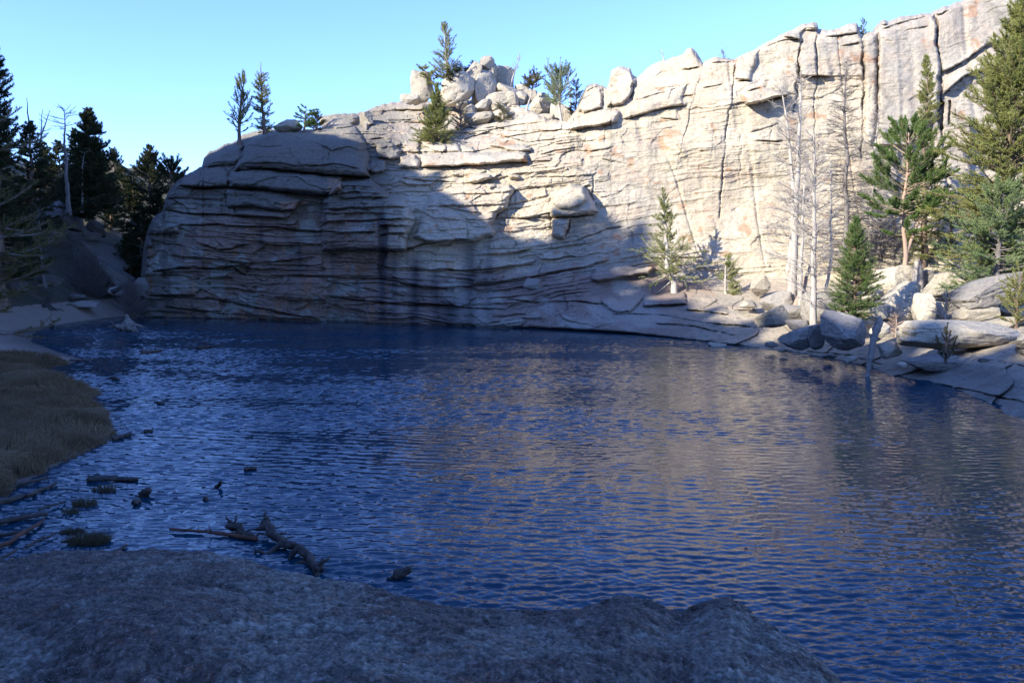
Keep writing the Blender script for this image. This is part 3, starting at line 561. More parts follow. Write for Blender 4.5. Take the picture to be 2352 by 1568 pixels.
GX, GY = np.meshgrid(gx, gy); GZ = ground_z(GX, GY)
gf = grid_faces(len(gy), len(gx)); gv = np.stack([GX, GY, GZ], -1).reshape(-1, 3)
hm = (GZ.ravel()[gf].mean(1) > 1.15)
def comp2(v, f):
    u, inv = np.unique(f, return_inverse=True); return v[u], inv.reshape(f.shape)
m, t, b = nt("sand_and_soil"); pos = geo_pos(t); sx = N(t, "ShaderNodeSeparateXYZ"); t.links.new(pos, sx.inputs[0])
n = noise_n(t, pos, 1.2, 8, 0.65); n2 = noise_n(t, pos, 14, 6, 0.7)
c = mixc(t, mapr(t, n, .35, .65, 0, 1), (0.30, 0.235, 0.185), (0.24, 0.19, 0.15)); c = mixc(t, mapr(t, n2, .5, .7, 0, .45), c, (0.13, 0.105, 0.085))
wet = mapr(t, sx.outputs[2], 0.10, 0.03, 0, 0.75); c = mixc(t, wet, c, (0.055, 0.045, 0.038))
t.links.new(c, b.inputs["Base Color"]); b.inputs["Roughness"].default_value = .9
bm = N(t, "ShaderNodeBump"); bm.inputs["Strength"].default_value = .5; bm.inputs["Distance"].default_value = .05; t.links.new(n2, bm.inputs["Height"]); t.links.new(bm.outputs[0], b.inputs["Normal"])
M['sand'] = m
m, t, b = nt("hillside_soil"); pos = geo_pos(t)
n = noise_n(t, pos, .6, 8, 0.65); n2 = noise_n(t, pos, 7, 6, 0.7)
c = mixc(t, mapr(t, n, .35, .6, 0, 1), (0.11, 0.085, 0.055), (0.06, 0.065, 0.035)); c = mixc(t, mapr(t, n2, .5, .65, 0, .5), c, (0.20, 0.175, 0.14))
t.links.new(c, b.inputs["Base Color"]); b.inputs["Roughness"].default_value = .95
bm = N(t, "ShaderNodeBump"); bm.inputs["Strength"].default_value = .8; bm.inputs["Distance"].default_value = .25; t.links.new(n2, bm.inputs["Height"]); t.links.new(bm.outputs[0], b.inputs["Normal"])
M['soil'] = m
a1, b1_ = comp2(gv, gf[~hm]); tag(mesh("ground", a1, b1_, M['sand']), kind="structure")
a1, b1_ = comp2(gv, gf[hm]); tag(mesh("hill", a1, b1_, M['soil']), kind="structure")

# ------------------------------------------------------------------ water
def waves(X, Y, cell):
    rg = np.random.RandomState(12); Z = np.zeros(X.shape)
    W = [vn(X/s, Y/(0.7*s), seed=200+j) for j, s in enumerate((0.5, 1.1, 2.3))]
    for i in range(56):
        lam = 0.04*(0.29/0.04)**rg.uniform(0, 1); th = math.radians(rg.normal(-84, 15) if i % 4 else rg.normal(-60, 35)); kk = 2*math.pi/lam
        amp = 0.0064*lam**0.95*(1+.9*(i % 9 == 0))
        ph = kk*(X*math.cos(th)+Y*math.sin(th))+rg.uniform(0, 6.28)+1.7*W[0 if lam < .12 else 1 if lam < .25 else 2]*rg.choice([-1, 1])
        Z += amp*np.clip(lam/(2.6*cell)-.3, 0, 1)*(np.sin(ph)+0.25*np.sin(2*ph+0.6))
    gust = 0.50+0.75*sst(fbm((X+Y*0.15)/6, Y/2.0, o=4, seed=190), -0.3, 0.35)
    calm = 1-0.80*sst(Y+0.35*X, 37, 43)
    rightcalm = 1-0.35*np.exp(-((X-11.0)/2.2)**2)*sst(Y, 18, 23)
    side = 1-.30*sst(X/np.maximum(Y, 3), -.25, .25)-.22*(1-sst(Y, 9, 20))
    return Z*gust*calm*rightcalm*side*WAVE
def build_water():
    dep = 1.0/np.linspace(1/2.6, 1/13.0, 850); k = np.linspace(-0.80, 1.0, 1150)
    DD, KK = np.meshgrid(dep, k, indexing='ij'); X1 = KK*(DD+1.0); Y1 = DD; Z1 = waves(X1, Y1, np.maximum(DD**2*0.00037, 0.006))
    ys = np.arange(13.0, 57.5, .04); xs = np.concatenate([np.arange(-30, 17.5, .10), [20, 30]]); X2, Y2 = np.meshgrid(xs, ys); Z2 = waves(X2, Y2, np.interp(Y2, [13, 19], [.0625, .04]))
    v = np.concatenate([np.stack([X1, Y1, Z1], -1).reshape(-1, 3), np.stack([X2, Y2, Z2], -1).reshape(-1, 3)])
    f = np.concatenate([grid_faces(*X1.shape), grid_faces(*X2.shape)+X1.size])
    return v, f
WAVE = 1.38
M['water'], t, b = nt("pond_water")
b.inputs["Base Color"].default_value = (0.004, 0.036, 0.066, 1); b.inputs["Roughness"].default_value = 0.03; b.inputs["IOR"].default_value = 1.333
pos = geo_pos(t)
def slope(vec, scale, detail, kx, ky):
    n = N(t, "ShaderNodeTexNoise"); n.inputs["Scale"].default_value = scale; n.inputs["Detail"].default_value = detail; n.inputs["Roughness"].default_value = 0.55; n.inputs["Distortion"].default_value = 0.5
    t.links.new(vec, n.inputs["Vector"]); a = N(t, "ShaderNodeVectorMath", operation='SUBTRACT'); a.inputs[1].default_value = (.5, .5, .5); t.links.new(n.outputs["Color"], a.inputs[0])
    m = N(t, "ShaderNodeVectorMath", operation='MULTIPLY'); m.inputs[1].default_value = (kx, ky, 0); t.links.new(a.outputs[0], m.inputs[0]); return m.outputs[0]
s1 = slope(mapping(t, pos, (2.2, 7.0, 1)), 1.0, 3, .12, .22); s2 = slope(mapping(t, pos, (9, 22, 1)), 1.0, 2, .16, .26)
ad = N(t, "ShaderNodeVectorMath", operation='ADD'); t.links.new(s1, ad.inputs[0]); t.links.new(s2, ad.inputs[1])
gu = mapr(t, noise_n(t, mapping(t, pos, (.16, .45, 1)), 1.0, 3, .5), .35, .62, .55, 1.25)
sp = N(t, "ShaderNodeSeparateXYZ"); t.links.new(pos, sp.inputs[0])
cl = N(t, "ShaderNodeMath", operation='MULTIPLY_ADD'); t.links.new(sp.outputs[0], cl.inputs[0]); cl.inputs[1].default_value = .35; t.links.new(sp.outputs[1], cl.inputs[2])
ca = mapr(t, cl.outputs[0], 37, 43, 1.0, .30)
near = mapr(t, sp.outputs[1], 6.0, 22.0, .45, 1.0)
g2 = N(t, "ShaderNodeMath", operation='MULTIPLY'); t.links.new(gu, g2.inputs[0]); t.links.new(ca, g2.inputs[1])
g3 = N(t, "ShaderNodeMath", operation='MULTIPLY'); t.links.new(g2.outputs[0], g3.inputs[0]); t.links.new(near, g3.inputs[1])
scl = N(t, "ShaderNodeVectorMath", operation='SCALE'); t.links.new(ad.outputs[0], scl.inputs[0]); t.links.new(g3.outputs[0], scl.inputs["Scale"])
ge = N(t, "ShaderNodeNewGeometry"); a2 = N(t, "ShaderNodeVectorMath", operation='ADD'); t.links.new(ge.outputs["Normal"], a2.inputs[0]); t.links.new(scl.outputs[0], a2.inputs[1])
nn = N(t, "ShaderNodeVectorMath", operation='NORMALIZE'); t.links.new(a2.outputs[0], nn.inputs[0]); t.links.new(nn.outputs[0], b.inputs["Normal"])
wv, wf = build_water(); tag(mesh("water", wv, wf, M['water']), kind="structure")

# ------------------------------------------------------------------ foreground boulder
FT = np.array([(-1500, 1420), (-700, 1360), (-200, 1312), (0, 1290), (120, 1268), (220, 1260), (330, 1259), (430, 1268), (560, 1290), (700, 1322), (800, 1342), (900, 1366), (1000, 1388), (1100, 1399), (1250, 1408), (1340, 1388), (1400, 1372),
 (1440, 1370), (1490, 1381), (1530, 1398), (1565, 1406), (1620, 1392), (1670, 1384), (1700, 1392), (1740, 1420), (1790, 1448), (1840, 1488), (1880, 1525), (1908, 1566), (1925, 1640), (1935, 1800), (1940, 2500)], float)
def build_fg():
    cx = np.concatenate([np.linspace(-1500, -150, 260), np.arange(-147, 1938, 1.6)]); nrow = 620
    top = np.interp(cx, FT[:, 0], FT[:, 1])+3.0*fbm(cx/22, 1.0, o=4, seed=301, g=0.6)
    v = np.linspace(0, 1, nrow)[:, None]**1.0
    PY = 3600*(1-v)**1.6+top[None, :]*(1-(1-v)**1.6)
    PX = np.broadcast_to(cx[None, :], PY.shape)
    rx, rz = ray(PX, PY); e = PY-top[None, :]
    dt = np.gradient(np.convolve(np.pad(top, 6, mode='edge'), np.ones(13)/13, 'valid'), cx); en = e/np.sqrt(1+dt[None, :]**2)
    z = 1.93-0.16*sst(cx, 900, 1700)[None, :]-0.30*(1-np.clip(en/260, 0, 1))**2
    D = (z-CAMZ)/rz; X = rx*D; Y = D
    # knolls and hollows
    def g(x, y, w, h, a): return a*np.exp(-((PX-x)/w)**2-((PY-y)/h)**2)
    dz = g(330, 1420, 260, 90, .05)+g(1440, 1400, 90, 30, .02)+g(1670, 1410, 90, 35, .02)+g(1560, 1590, 150, 40, -.10)+g(1500, 1560, 120, 25, -.06)+g(1560, 1440, 60, 30, -.04)+g(1150, 1430, 130, 40, -.02)+g(420, 1560, 60, 25, -.05)
    f1 = fbm(X/0.55, Y/0.4, o=3, seed=311); f2 = fbm(X/0.12, Y/0.09, 2.0, o=4, seed=312, g=.65); f3 = vn(X/0.014, Y/0.012, seed=313)
    g1 = fbm(X/.05, Y/.05, 4., o=3, seed=350, g=.75); g2 = vn(X/.028, Y/.03, 5., seed=351); pit = sst(-fbm(X/.09, Y/.08, 6., o=2, seed=352), .25, .5)
    crust = sst(fbm(X/0.5, Y/0.4, 3.0, o=6, seed=320, g=.68)+0.35*sst(1-abs(PX-250)/450, 0, 1), 0.04, 0.13)
    dz = dz+0.040*f1+0.014*f2+0.0045*f3+.0045*g1+.003*g2-.006*pit+0.010*crust*(0.5+0.5*vn(X/0.03, Y/0.024, seed=321))
    z2 = z+dz
    V = np.stack([X, Y, z2], -1)
    grey = np.array([0.205, 0.20, 0.175]); plum = np.array([0.125, 0.095, 0.082]); green = np.array([0.24, 0.255, 0.225]); rust = np.array([0.23, 0.125, 0.075])
    n1 = fbm(X/0.4, Y/0.35, 7.0, o=6, seed=330, g=.68)
    c = grey+(plum-grey)*(0.85*crust)[..., None]; c = c+(green-c)*(0.85*sst(n1+0.3*f2, 0.10, 0.20)*(1-0.6*crust))[..., None]
    c = c+(rust-c)*(0.6*sst(fbm(X/0.09, Y/0.07, 8.0, o=3, seed=331), 0.25, 0.5)*sst(fbm(X/0.7, Y/0.5, 9.0, o=2, seed=332), -0.05, 0.3))[..., None]
    c = .64*c*(1+.5*vn(X/.013, Y/.016, 6., seed=360)+.35*f3)[..., None]*(1+.40*g1+.35*g2)[..., None]*(1-.45*pit)[..., None]
    top_v = V[-1]; c_t = c[-1]
    out = top_v.copy(); dirx = np.where(cx > 1700, sst(cx, 1700, 1920), 0)
    steps = [top_v]
    for a, dzz in ((.06, -.05), (.16, -.22), (.26, -.6), (.30, -1.2), (.30, -2.6)):
        s = top_v.copy(); s[:, 0] += a*dirx*1.2; s[:, 1] += a*(1-0.6*dirx); s[:, 2] += dzz; steps.append(s)
    allv = np.concatenate([V.reshape(-1, 3), np.concatenate(steps)]); allc = np.concatenate([c.reshape(-1, 3), np.tile(c_t, (6, 1))])
    f = np.concatenate([grid_faces(nrow, len(cx)), grid_faces(6, len(cx))+nrow*len(cx)])
    return allv, f, allc
fv, ff, fc = build_fg()
tag(mesh("boulder", fv, ff, M['fg_rock'], col=np.clip(fc, 0.01, 1)), "huge flat-topped grey and plum granite boulder filling the foreground", "boulder")
#STAGE2
# ------------------------------------------------------------------ boulders
import bmesh
def ico(n):
    bm = bmesh.new(); bmesh.ops.create_icosphere(bm, subdivisions=n, radius=1.0)
    v = np.array([x.co[:] for x in bm.verts]); f = np.array([[x.index for x in q.verts] for q in bm.faces]); bm.free(); return v, f
ICO = {4: ico(4), 5: ico(5), 6: ico(6)}
def rock(px, py, D, w, h, rot=0.0, depth=0.9, seed=1, cuts=5, box=0.75, res=5, mat='boulder', label=None, name="boulder", group=None, cat="boulder", lay=0.0, yaw=0.0):
    v, f = ICO[res]; rs = np.random.RandomState(seed*7+3)
    p = np.sign(v)*np.abs(v)**box; p = p/np.maximum(np.abs(p).max(1, keepdims=True)**0.35, 1e-6)
    for k in range(cuts+5):
        n = rs.normal(size=3); n /= np.linalg.norm(n); o = rs.uniform(0.60, 0.90)
        d = np.clip(p@n-o, 0, None); p = p-d[:, None]*n*0.95
    q = p*1.0
    s1 = fbm(q[:, 0]*1.1+seed, q[:, 1]*1.1, q[:, 2]*1.1, o=3, seed=seed); s2 = fbm(q[:, 0]*4+seed, q[:, 1]*4, q[:, 2]*4, o=3, seed=seed+5)
    s3 = np.abs(vn(q[:, 0]*1.7, q[:, 1]*1.7+seed, q[:, 2]*2.4, seed=seed+9))
    dd = 0.13*s1+0.045*s2-0.08*(1-sst(s3, 0, 0.045))-.035*(1-sst(np.abs(vn(q[:, 0]*3.1+seed, q[:, 1]*3, q[:, 2]*4.4, seed=seed+12)), 0, .05))
    if lay: dd = dd-lay*np.exp(-((((q[:, 2]+0.12*q[:, 0]+0.1*s1)*2.6) % 1.0-0.5)/0.09)**2)
    p = p*(1+dd[:, None])
    p = p/np.abs(p).max(0)
    k = D/FV*1.0; sx = w/2*k; sz = h/2*k; sy = depth*0.5*(sx+sz)
    p = p*np.array([sx, sy, sz]); a = math.radians(rot)
    R = np.array([[math.cos(a), 0, math.sin(a)], [0, 1, 0], [-math.sin(a), 0, math.cos(a)]])
    R = np.array([[math.cos(a), 0, -math.sin(a)], [0, 1, 0], [math.sin(a), 0, math.cos(a)]])
    p = p@R.T; c = P(px, py, D)
    ob = mesh(name, p, f, M[mat]); ob.location = c
    return tag(ob, label, cat, group)
def cz(px, py): return float(cliff_at(px, py)[1])

# pile on the skyline: (px, py, D, w, h, rot, seed, label)
PILE = [
 (971, 199, 56.5, 52, 78, 4, 1, "tall pale spire of rock at the left end of the skyline boulder pile"),
 (950, 228, 56, 58, 26, 5, 2, "low pale block at the foot of the left spire on the skyline"),
 (1058, 206, 56, 92, 64, 25, 3, "broad sunlit sloping boulder in the middle of the skyline pile"),
 (1084, 174, 56.6, 40, 56, -20, 4, "leaning rounded boulder just left of the pinnacle"),
 (1119, 147, 56.8, 40, 36, 10, 5, "rounded head boulder balanced highest on the skyline pinnacle"),
 (1126, 170, 57, 28, 44, 0, 6, "narrow neck of stone holding up the highest boulder"),
 (1109, 204, 56.8, 56, 84, -12, 7, "big upright brown boulder with a shaded hollow under the pinnacle"),
 (1154, 188, 58.5, 50, 62, -5, 8, "dome shaped boulder right of the pinnacle with the pinnacle's round shadow"),
 (1168, 213, 57, 66, 30, -12, 9, "flat sunlit boulder under the dome shaped one"),
 (1172, 234, 55.8, 36, 42, 0, 10, "square cream boulder in the right half of the pile"),
 (1140, 231, 56, 66, 32, 8, 11, "smooth oblong boulder below the dome shaped one"),
 (1108, 246, 55, 50, 24, 22, 12, "tilted wedge boulder with a shadowed underside at the pile's foot"),
 (1145, 249, 55, 50, 22, -6, 13, "small rounded boulder right of the tilted wedge"),
 (1200, 206, 58, 30, 26, 15, 14, "small pale boulder on the skyline left of the leaning pine"),
 (1214, 225, 57, 38, 34, 0, 15, "buff boulder behind the leaning pine's trunk"),
 (1195, 229, 56.6, 28, 38, -10, 16, "narrow boulder left of the leaning pine's trunk"),
 (1241, 249, 55.5, 68, 62, -3, 17, "large mound shaped boulder with thin horizontal bands"),
 (1249, 291, 53.5, 56, 54, 5, 18, "fluted grey boulder below the banded mound"),
 (1200, 296, 53.2, 56, 38, -12, 19, "grey hollowed boulder left of the fluted one"),
 (1203, 272, 54, 54, 24, 5, 20, "flat boulder above the grey hollowed one"),
 (1079, 259, 54.6, 36, 36, -28, 21, "slanted boulder beside the bushy pine's shadow"),
 (1059, 238, 55.4, 30, 24, -8, 22, "little square boulder below the broad sunlit one"),
 (1238, 320, 52.6, 44, 38, 0, 23, "boulder with a reddish right end below the fluted boulder"),
 (1267, 304, 52.8, 44, 24, 24, 24, "slanting boulder at the foot of the white trunked pine"),
 (1151, 268, 54.4, 66, 26, 0, 25, "wide low boulder behind the small ledge shrub"),
 (1286, 266, 54, 44, 66, 0, 26, "tall boulder behind the trunk of the white trunked pine"),
 (1306, 276, 53.6, 26, 52, -8, 27, "thin upright boulder right of the white trunked pine"),
 (1031, 223, 56, 60, 28, 0, 28, "flat boulder carrying the dark pine"),
 (1096, 275, 53.8, 78, 28, 5, 29, "long flat ledge boulder under the slanted boulder"),
 (660, 289, 53.2, 64, 26, 6, 31, "smooth brown boulder resting on top of the shaded dome"),
 (759, 279, 56, 44, 30, 0, 32, "cream boulder on the skyline right of the dwarf pine"),
 (845, 276, 55, 34, 36, 5, 33, "egg shaped boulder with a dark gap beside it on the sunlit shelf"),
]
for (px, py, D, w, h, r, sd, lb) in PILE:
    rock(px, py, D, w*1.06, h*1.06, r, 1.0, sd, cuts=6, res=5, lay=0.05 if sd == 17 else 0.0, label=lb, group="boulders piled on the skyline")
SHB = [
 (1938, 766, 27.2, 112, 92, -22, 41, 'boulder_grey', "big dark triangular boulder at the water's edge, left of the leaning log", 0.95, 9),
 (1836, 778, 28.8, 92, 56, 14, 42, 'boulder_grey', "greenish dark boulder with a pointed left end at the waterline", 0.9, 6),
 (1876, 774, 28.4, 44, 64, 0, 43, 'boulder_grey', "narrow boulder wedged left of the dark triangular one", 0.9, 5),
 (1773, 729, 32.4, 78, 52, 18, 44, 'boulder', "egg shaped boulder with a pinkish base below the dead trees", 0.9, 4),
 (1829, 744, 31.2, 54, 28, 0, 45, 'boulder_grey', "small rounded shaded boulder between the egg shaped and greenish boulders", 0.9, 4),
 (1886, 705, 33.0, 86, 84, 0, 46, 'boulder_grey', "large grey boulder behind the second dead trunk", 0.8, 5),
 (1783, 690, 36.0, 74, 46, 15, 47, 'boulder_grey', "grey boulder at the foot of the forked dead tree", 0.9, 5),
 (1741, 657, 40.0, 50, 48, 28, 48, 'boulder', "small bright upright boulder alone on the slab", 0.8, 6),
 (2052, 652, 37.0, 96, 84, 5, 49, 'boulder', "pale rounded boulder under the orange barked pine", 0.9, 4),
 (2062, 698, 33.0, 134, 58, 38, 50, 'boulder', "long white slab tilted up to the right behind the leaning log", 0.9, 6),
 (2117, 718, 30.4, 44, 92, 0, 51, 'boulder', "upright square block standing between the tilted slabs", 1.0, 7),
 (2080, 726, 31.4, 48, 62, -8, 52, 'boulder', "ribbed block left of the upright square one", 1.0, 7),
 (2167, 656, 35.0, 112, 60, 16, 53, 'boulder', "rounded boulder with a pink underside above the dead bush", 0.9, 5),
 (2150, 716, 30.9, 60, 70, 30, 57, 'boulder', "sunlit block behind the dead bush", 0.9, 6),
 (2276, 664, 28.6, 208, 62, 13, 54, 'boulder_grey', "longest dappled slab jutting out at the right edge", 0.9, 6),
 (2246, 721, 28.0, 108, 48, 8, 55, 'boulder', "blocky boulder in the gap under the longest slab", 0.9, 6),
 (2330, 706, 29.5, 90, 70, 0, 56, 'boulder', "cream boulder behind the small pine at the right edge", 0.8, 5),
 (2212, 772, 25.2, 330, 72, -2, 58, 'boulder', "huge low rounded boulder with mossy stripes behind the loaf shaped one", 0.55, 3),
 (2420, 790, 22.6, 260, 86, 0, 59, 'boulder_grey', "dark rounded boulder cut by the right edge", 0.7, 3),
 (2153, 831, cz(2153, 848)+.1, 166, 40, 2, 60, 'boulder_grey', "flat loaf shaped boulder lying alone on the shore slab", 0.8, 4),
 (2046, 802, 25.6, 56, 40, 10, 61, 'boulder', "low rounded boulder just right of the leaning log", 0.9, 4),
 (1222, 653, 44.3, 42, 28, -8, 62, 'boulder_grey', "small angular boulder stuck on the sloping shaded slab", 0.9, 6),
 (1650, 791, 34.0, 44, 12, -4, 63, 'boulder', "thin rounded stone at the waterline of the sunlit slab", 1.4, 3),
 (2012, 716, 32.5, 60, 40, 0, 64, 'boulder', "bright block right of the young green spruce", 0.9, 5),
 (2000, 690, 35, 50, 70, 0, 65, 'boulder', "pale boulder partly hidden by the young green spruce", 0.9, 5),
]
SHB += [
 (2100, 772, 27.6, 64, 34, 12, 66, 'boulder', "low angular boulder between the tilted slab and the mossy boulder", 0.9, 7),
 (2142, 752, 28.8, 46, 26, -10, 67, 'boulder', "small flat boulder in front of the dead bush", 0.9, 6),
 (2020, 762, 28.6, 50, 38, 20, 68, 'boulder', "pointed pale boulder behind the leaning log", 0.9, 7),
 (1990, 745, 30.5, 44, 34, -15, 69, 'boulder', "squat pale boulder at the young spruce's foot", 0.9, 6),
 (2200, 742, 28.6, 60, 24, 8, 70, 'boulder', "thin flat boulder under the blocky one", 0.9, 6),
 (2300, 744, 26.8, 84, 30, 6, 86, 'boulder', "wide flat boulder below the small right edge pine", 0.9, 6),
 (2108, 640, 38.5, 60, 50, -12, 87, 'boulder_grey', "grey boulder behind the broken white stub", 0.9, 6),
 (2225, 640, 36.5, 90, 44, 10, 88, 'boulder_grey', "shaded boulder under the blue green fir", 0.9, 6),
 (1815, 720, 34.5, 60, 40, 0, 89, 'boulder_grey', "rounded rock around the forked dead tree's base", 0.9, 6),
 (1716, 700, 37.5, 46, 20, 10, 91, 'boulder', "flat stone on the slab below the bright upright boulder", 1.2, 6),
 (1770, 792, 31.6, 36, 16, 0, 92, 'boulder_grey', "small dark stone at the waterline left of the greenish boulder", 1.1, 6),
 (1800, 803, 30.4, 26, 12, 10, 93, 'boulder', "tiny pale stone in the shallows left of the greenish boulder", 1.1, 6),
 (1905, 816, 28.2, 34, 14, -6, 94, 'boulder_grey', "thin wet stone below the narrow wedged boulder", 1.2, 6),
 (1955, 824, 26.6, 40, 14, 8, 95, 'boulder', "flat stone below the triangular boulder at the water", 1.2, 6),
 (2075, 838, 24.2, 30, 14, 0, 96, 'boulder', "small stone left of the loaf shaped boulder", 1.0, 6),
 (2262, 826, 21.8, 34, 14, 6, 97, 'boulder_grey', "small stone right of the loaf shaped boulder", 1.0, 6),
]
for (px, py, D, w, h, r, sd, mt, lb, dp, ct) in SHB:
    rock(px, py, D, w, h, r, dp, sd, cuts=ct, res=6 if w > 90 else 5, mat=mt, label=lb, group="boulders on the right shore")
LFT = [
 (108, 470, 57, 66, 28, -8, 71, "pale slab highest among the left hill rocks beside the thin snag"),
 (152, 498, 56.5, 104, 52, -36, 72, "largest grey slab slanting down the left hill"),
 (223, 524, 58, 58, 30, -38, 73, "smooth egg shaped rock on the gully's left side"),
 (210, 543, 57, 42, 22, -12, 74, "rounded rock just below the egg shaped rock"),
 (236, 583, 57.5, 146, 44, -33, 75, "long dark slab slanting down into the gully"),
 (262, 632, 56, 150, 40, -30, 76, "lowest dark slab slanting down to the shore"),
 (83, 518, 55, 50, 32, -20, 77, "grey rock below the pale slab on the left hill"),
 (186, 702, 50.5, 90, 24, 3, 78, "pale smooth rock lying on the beach"),
 (268, 668, 53.5, 34, 22, 10, 79, "small pale rock at the top of the beach near the willow"),
 (326, 660, 53.5, 50, 46, 0, 80, "blue grey block leaning on the left foot of the cliff"),
 (42, 658, 46, 34, 34, 20, 81, "light angular rock under the leftmost trees"),
 (120, 642, 49, 70, 30, -15, 82, "brown rock at the back of the beach"),
 (175, 683, 51, 40, 16, -5, 83, "low pale stone behind the beach rock"),
 (128, 545, 56, 70, 40, -30, 84, "mid grey slab halfway down the left hill"),
 (55, 590, 50, 70, 40, -15, 85, "shaded rock among the left hill branches"),
 (330, 520, 62, 60, 30, -30, 86, "dim slab in the trees left of the cliff"),
 (290, 430, 76, 90, 30, -28, 87, "dark crest rock on the far left ridge"),
]
for (px, py, D, w, h, r, sd, lb) in LFT:
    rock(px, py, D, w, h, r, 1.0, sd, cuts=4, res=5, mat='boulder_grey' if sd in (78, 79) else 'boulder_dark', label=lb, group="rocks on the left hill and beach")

# ------------------------------------------------------------------ wood and needles
def tubes(paths, radii, sides=5):
    """paths (K,P,3), radii (K,P) -> quads"""
    K, Pn, _ = paths.shape
    if K == 0: return np.zeros((0, 3)), np.zeros((0, 4), int)
    tg = np.gradient(paths, axis=1); tg /= np.linalg.norm(tg, axis=2, keepdims=True)+1e-9
    ref = np.where(np.abs(tg[..., 2:3]) > 0.9, np.array([1., 0, 0]), np.array([0, 0, 1.]))
    ref = np.broadcast_to(np.where(np.abs(tg[:, :1, 2:3]) > 0.9, np.array([1., 0, 0]), np.array([0, 0, 1.])), tg.shape)
    u = np.cross(tg, ref); u /= np.linalg.norm(u, axis=2, keepdims=True)+1e-9; w = np.cross(tg, u)
    a = np.arange(sides)*2*math.pi/sides
    v = paths[:, :, None, :]+radii[:, :, None, None]*(np.cos(a)[None, None, :, None]*u[:, :, None, :]+np.sin(a)[None, None, :, None]*w[:, :, None, :])
    base = (np.arange(K)*Pn*sides)[:, None, None]; ii = (np.arange(Pn-1)*sides)[None, :, None]; jj = np.arange(sides)[None, None, :]; j2 = (jj+1) % sides
    f = np.stack([base+ii+jj, base+ii+j2, base+ii+sides+j2, base+ii+sides+jj], -1).reshape(-1, 4)
    return v.reshape(-1, 3), f
def join(parts):
    vs, fs, n = [], [], 0
    for v, f in parts:
        if len(v) == 0: continue
        vs.append(v); fs.append(f+n); n += len(v)
    return np.concatenate(vs), np.concatenate(fs)
def grow(rs, st, az, el, L, curve, Pn=6, wig=0.08):
    """K shoots: start, heading, elevation (rad), length, change of elevation along it"""
    K = len(L); s = np.linspace(0, 1, Pn)
    a = az[:, None]+rs.normal(0, wig, (K, Pn)).cumsum(1); e = el[:, None]+curve[:, None]*s+rs.normal(0, wig*0.7, (K, Pn)).cumsum(1)
    d = np.stack([np.cos(a)*np.cos(e), np.sin(a)*np.cos(e), np.sin(e)], -1)*(L[:, None, None]/(Pn-1))
    p = np.concatenate([np.zeros((K, 1, 3)), d[:, :-1].cumsum(1)], 1)+st[:, None, :]
    return p, a, e
def along(paths, k, s):
    Pn = paths.shape[1]; x = s*(Pn-1); i = np.clip(x.astype(int), 0, Pn-2); t = (x-i)[:, None]
    return paths[k, i]*(1-t)+paths[k, i+1]*t
def needles(rs, p0, p1, dens, ln, wd, spread=0.9):
    """thin triangular blades bristling around segments"""
    L = np.linalg.norm(p1-p0, axis=1); n = rs.poisson(L*dens); k = np.repeat(np.arange(len(L)), n)
    if len(k) == 0: return np.zeros((0, 3)), np.zeros((0, 3), int)
    t = rs.rand(len(k))[:, None]; o = p0[k]*(1-t)+p1[k]*t; d = (p1-p0)[k]/(L[k][:, None]+1e-6)
    r = rs.normal(size=(len(k), 3)); r /= np.linalg.norm(r, axis=1, keepdims=True)
    dr = d*0.55+r*spread; dr /= np.linalg.norm(dr, axis=1, keepdims=True)+1e-6
    l = ln*rs.uniform(.6, 1.25, (len(k), 1)); sd = np.cross(dr, rs.normal(size=(len(k), 3))); sd /= np.linalg.norm(sd, axis=1, keepdims=True)+1e-6
    a = o-sd*wd*.5; b = o+sd*wd*.5; c = o+dr*l
    v = np.stack([a, b, c], 1).reshape(-1, 3); return v, np.arange(len(v)).reshape(-1, 3)
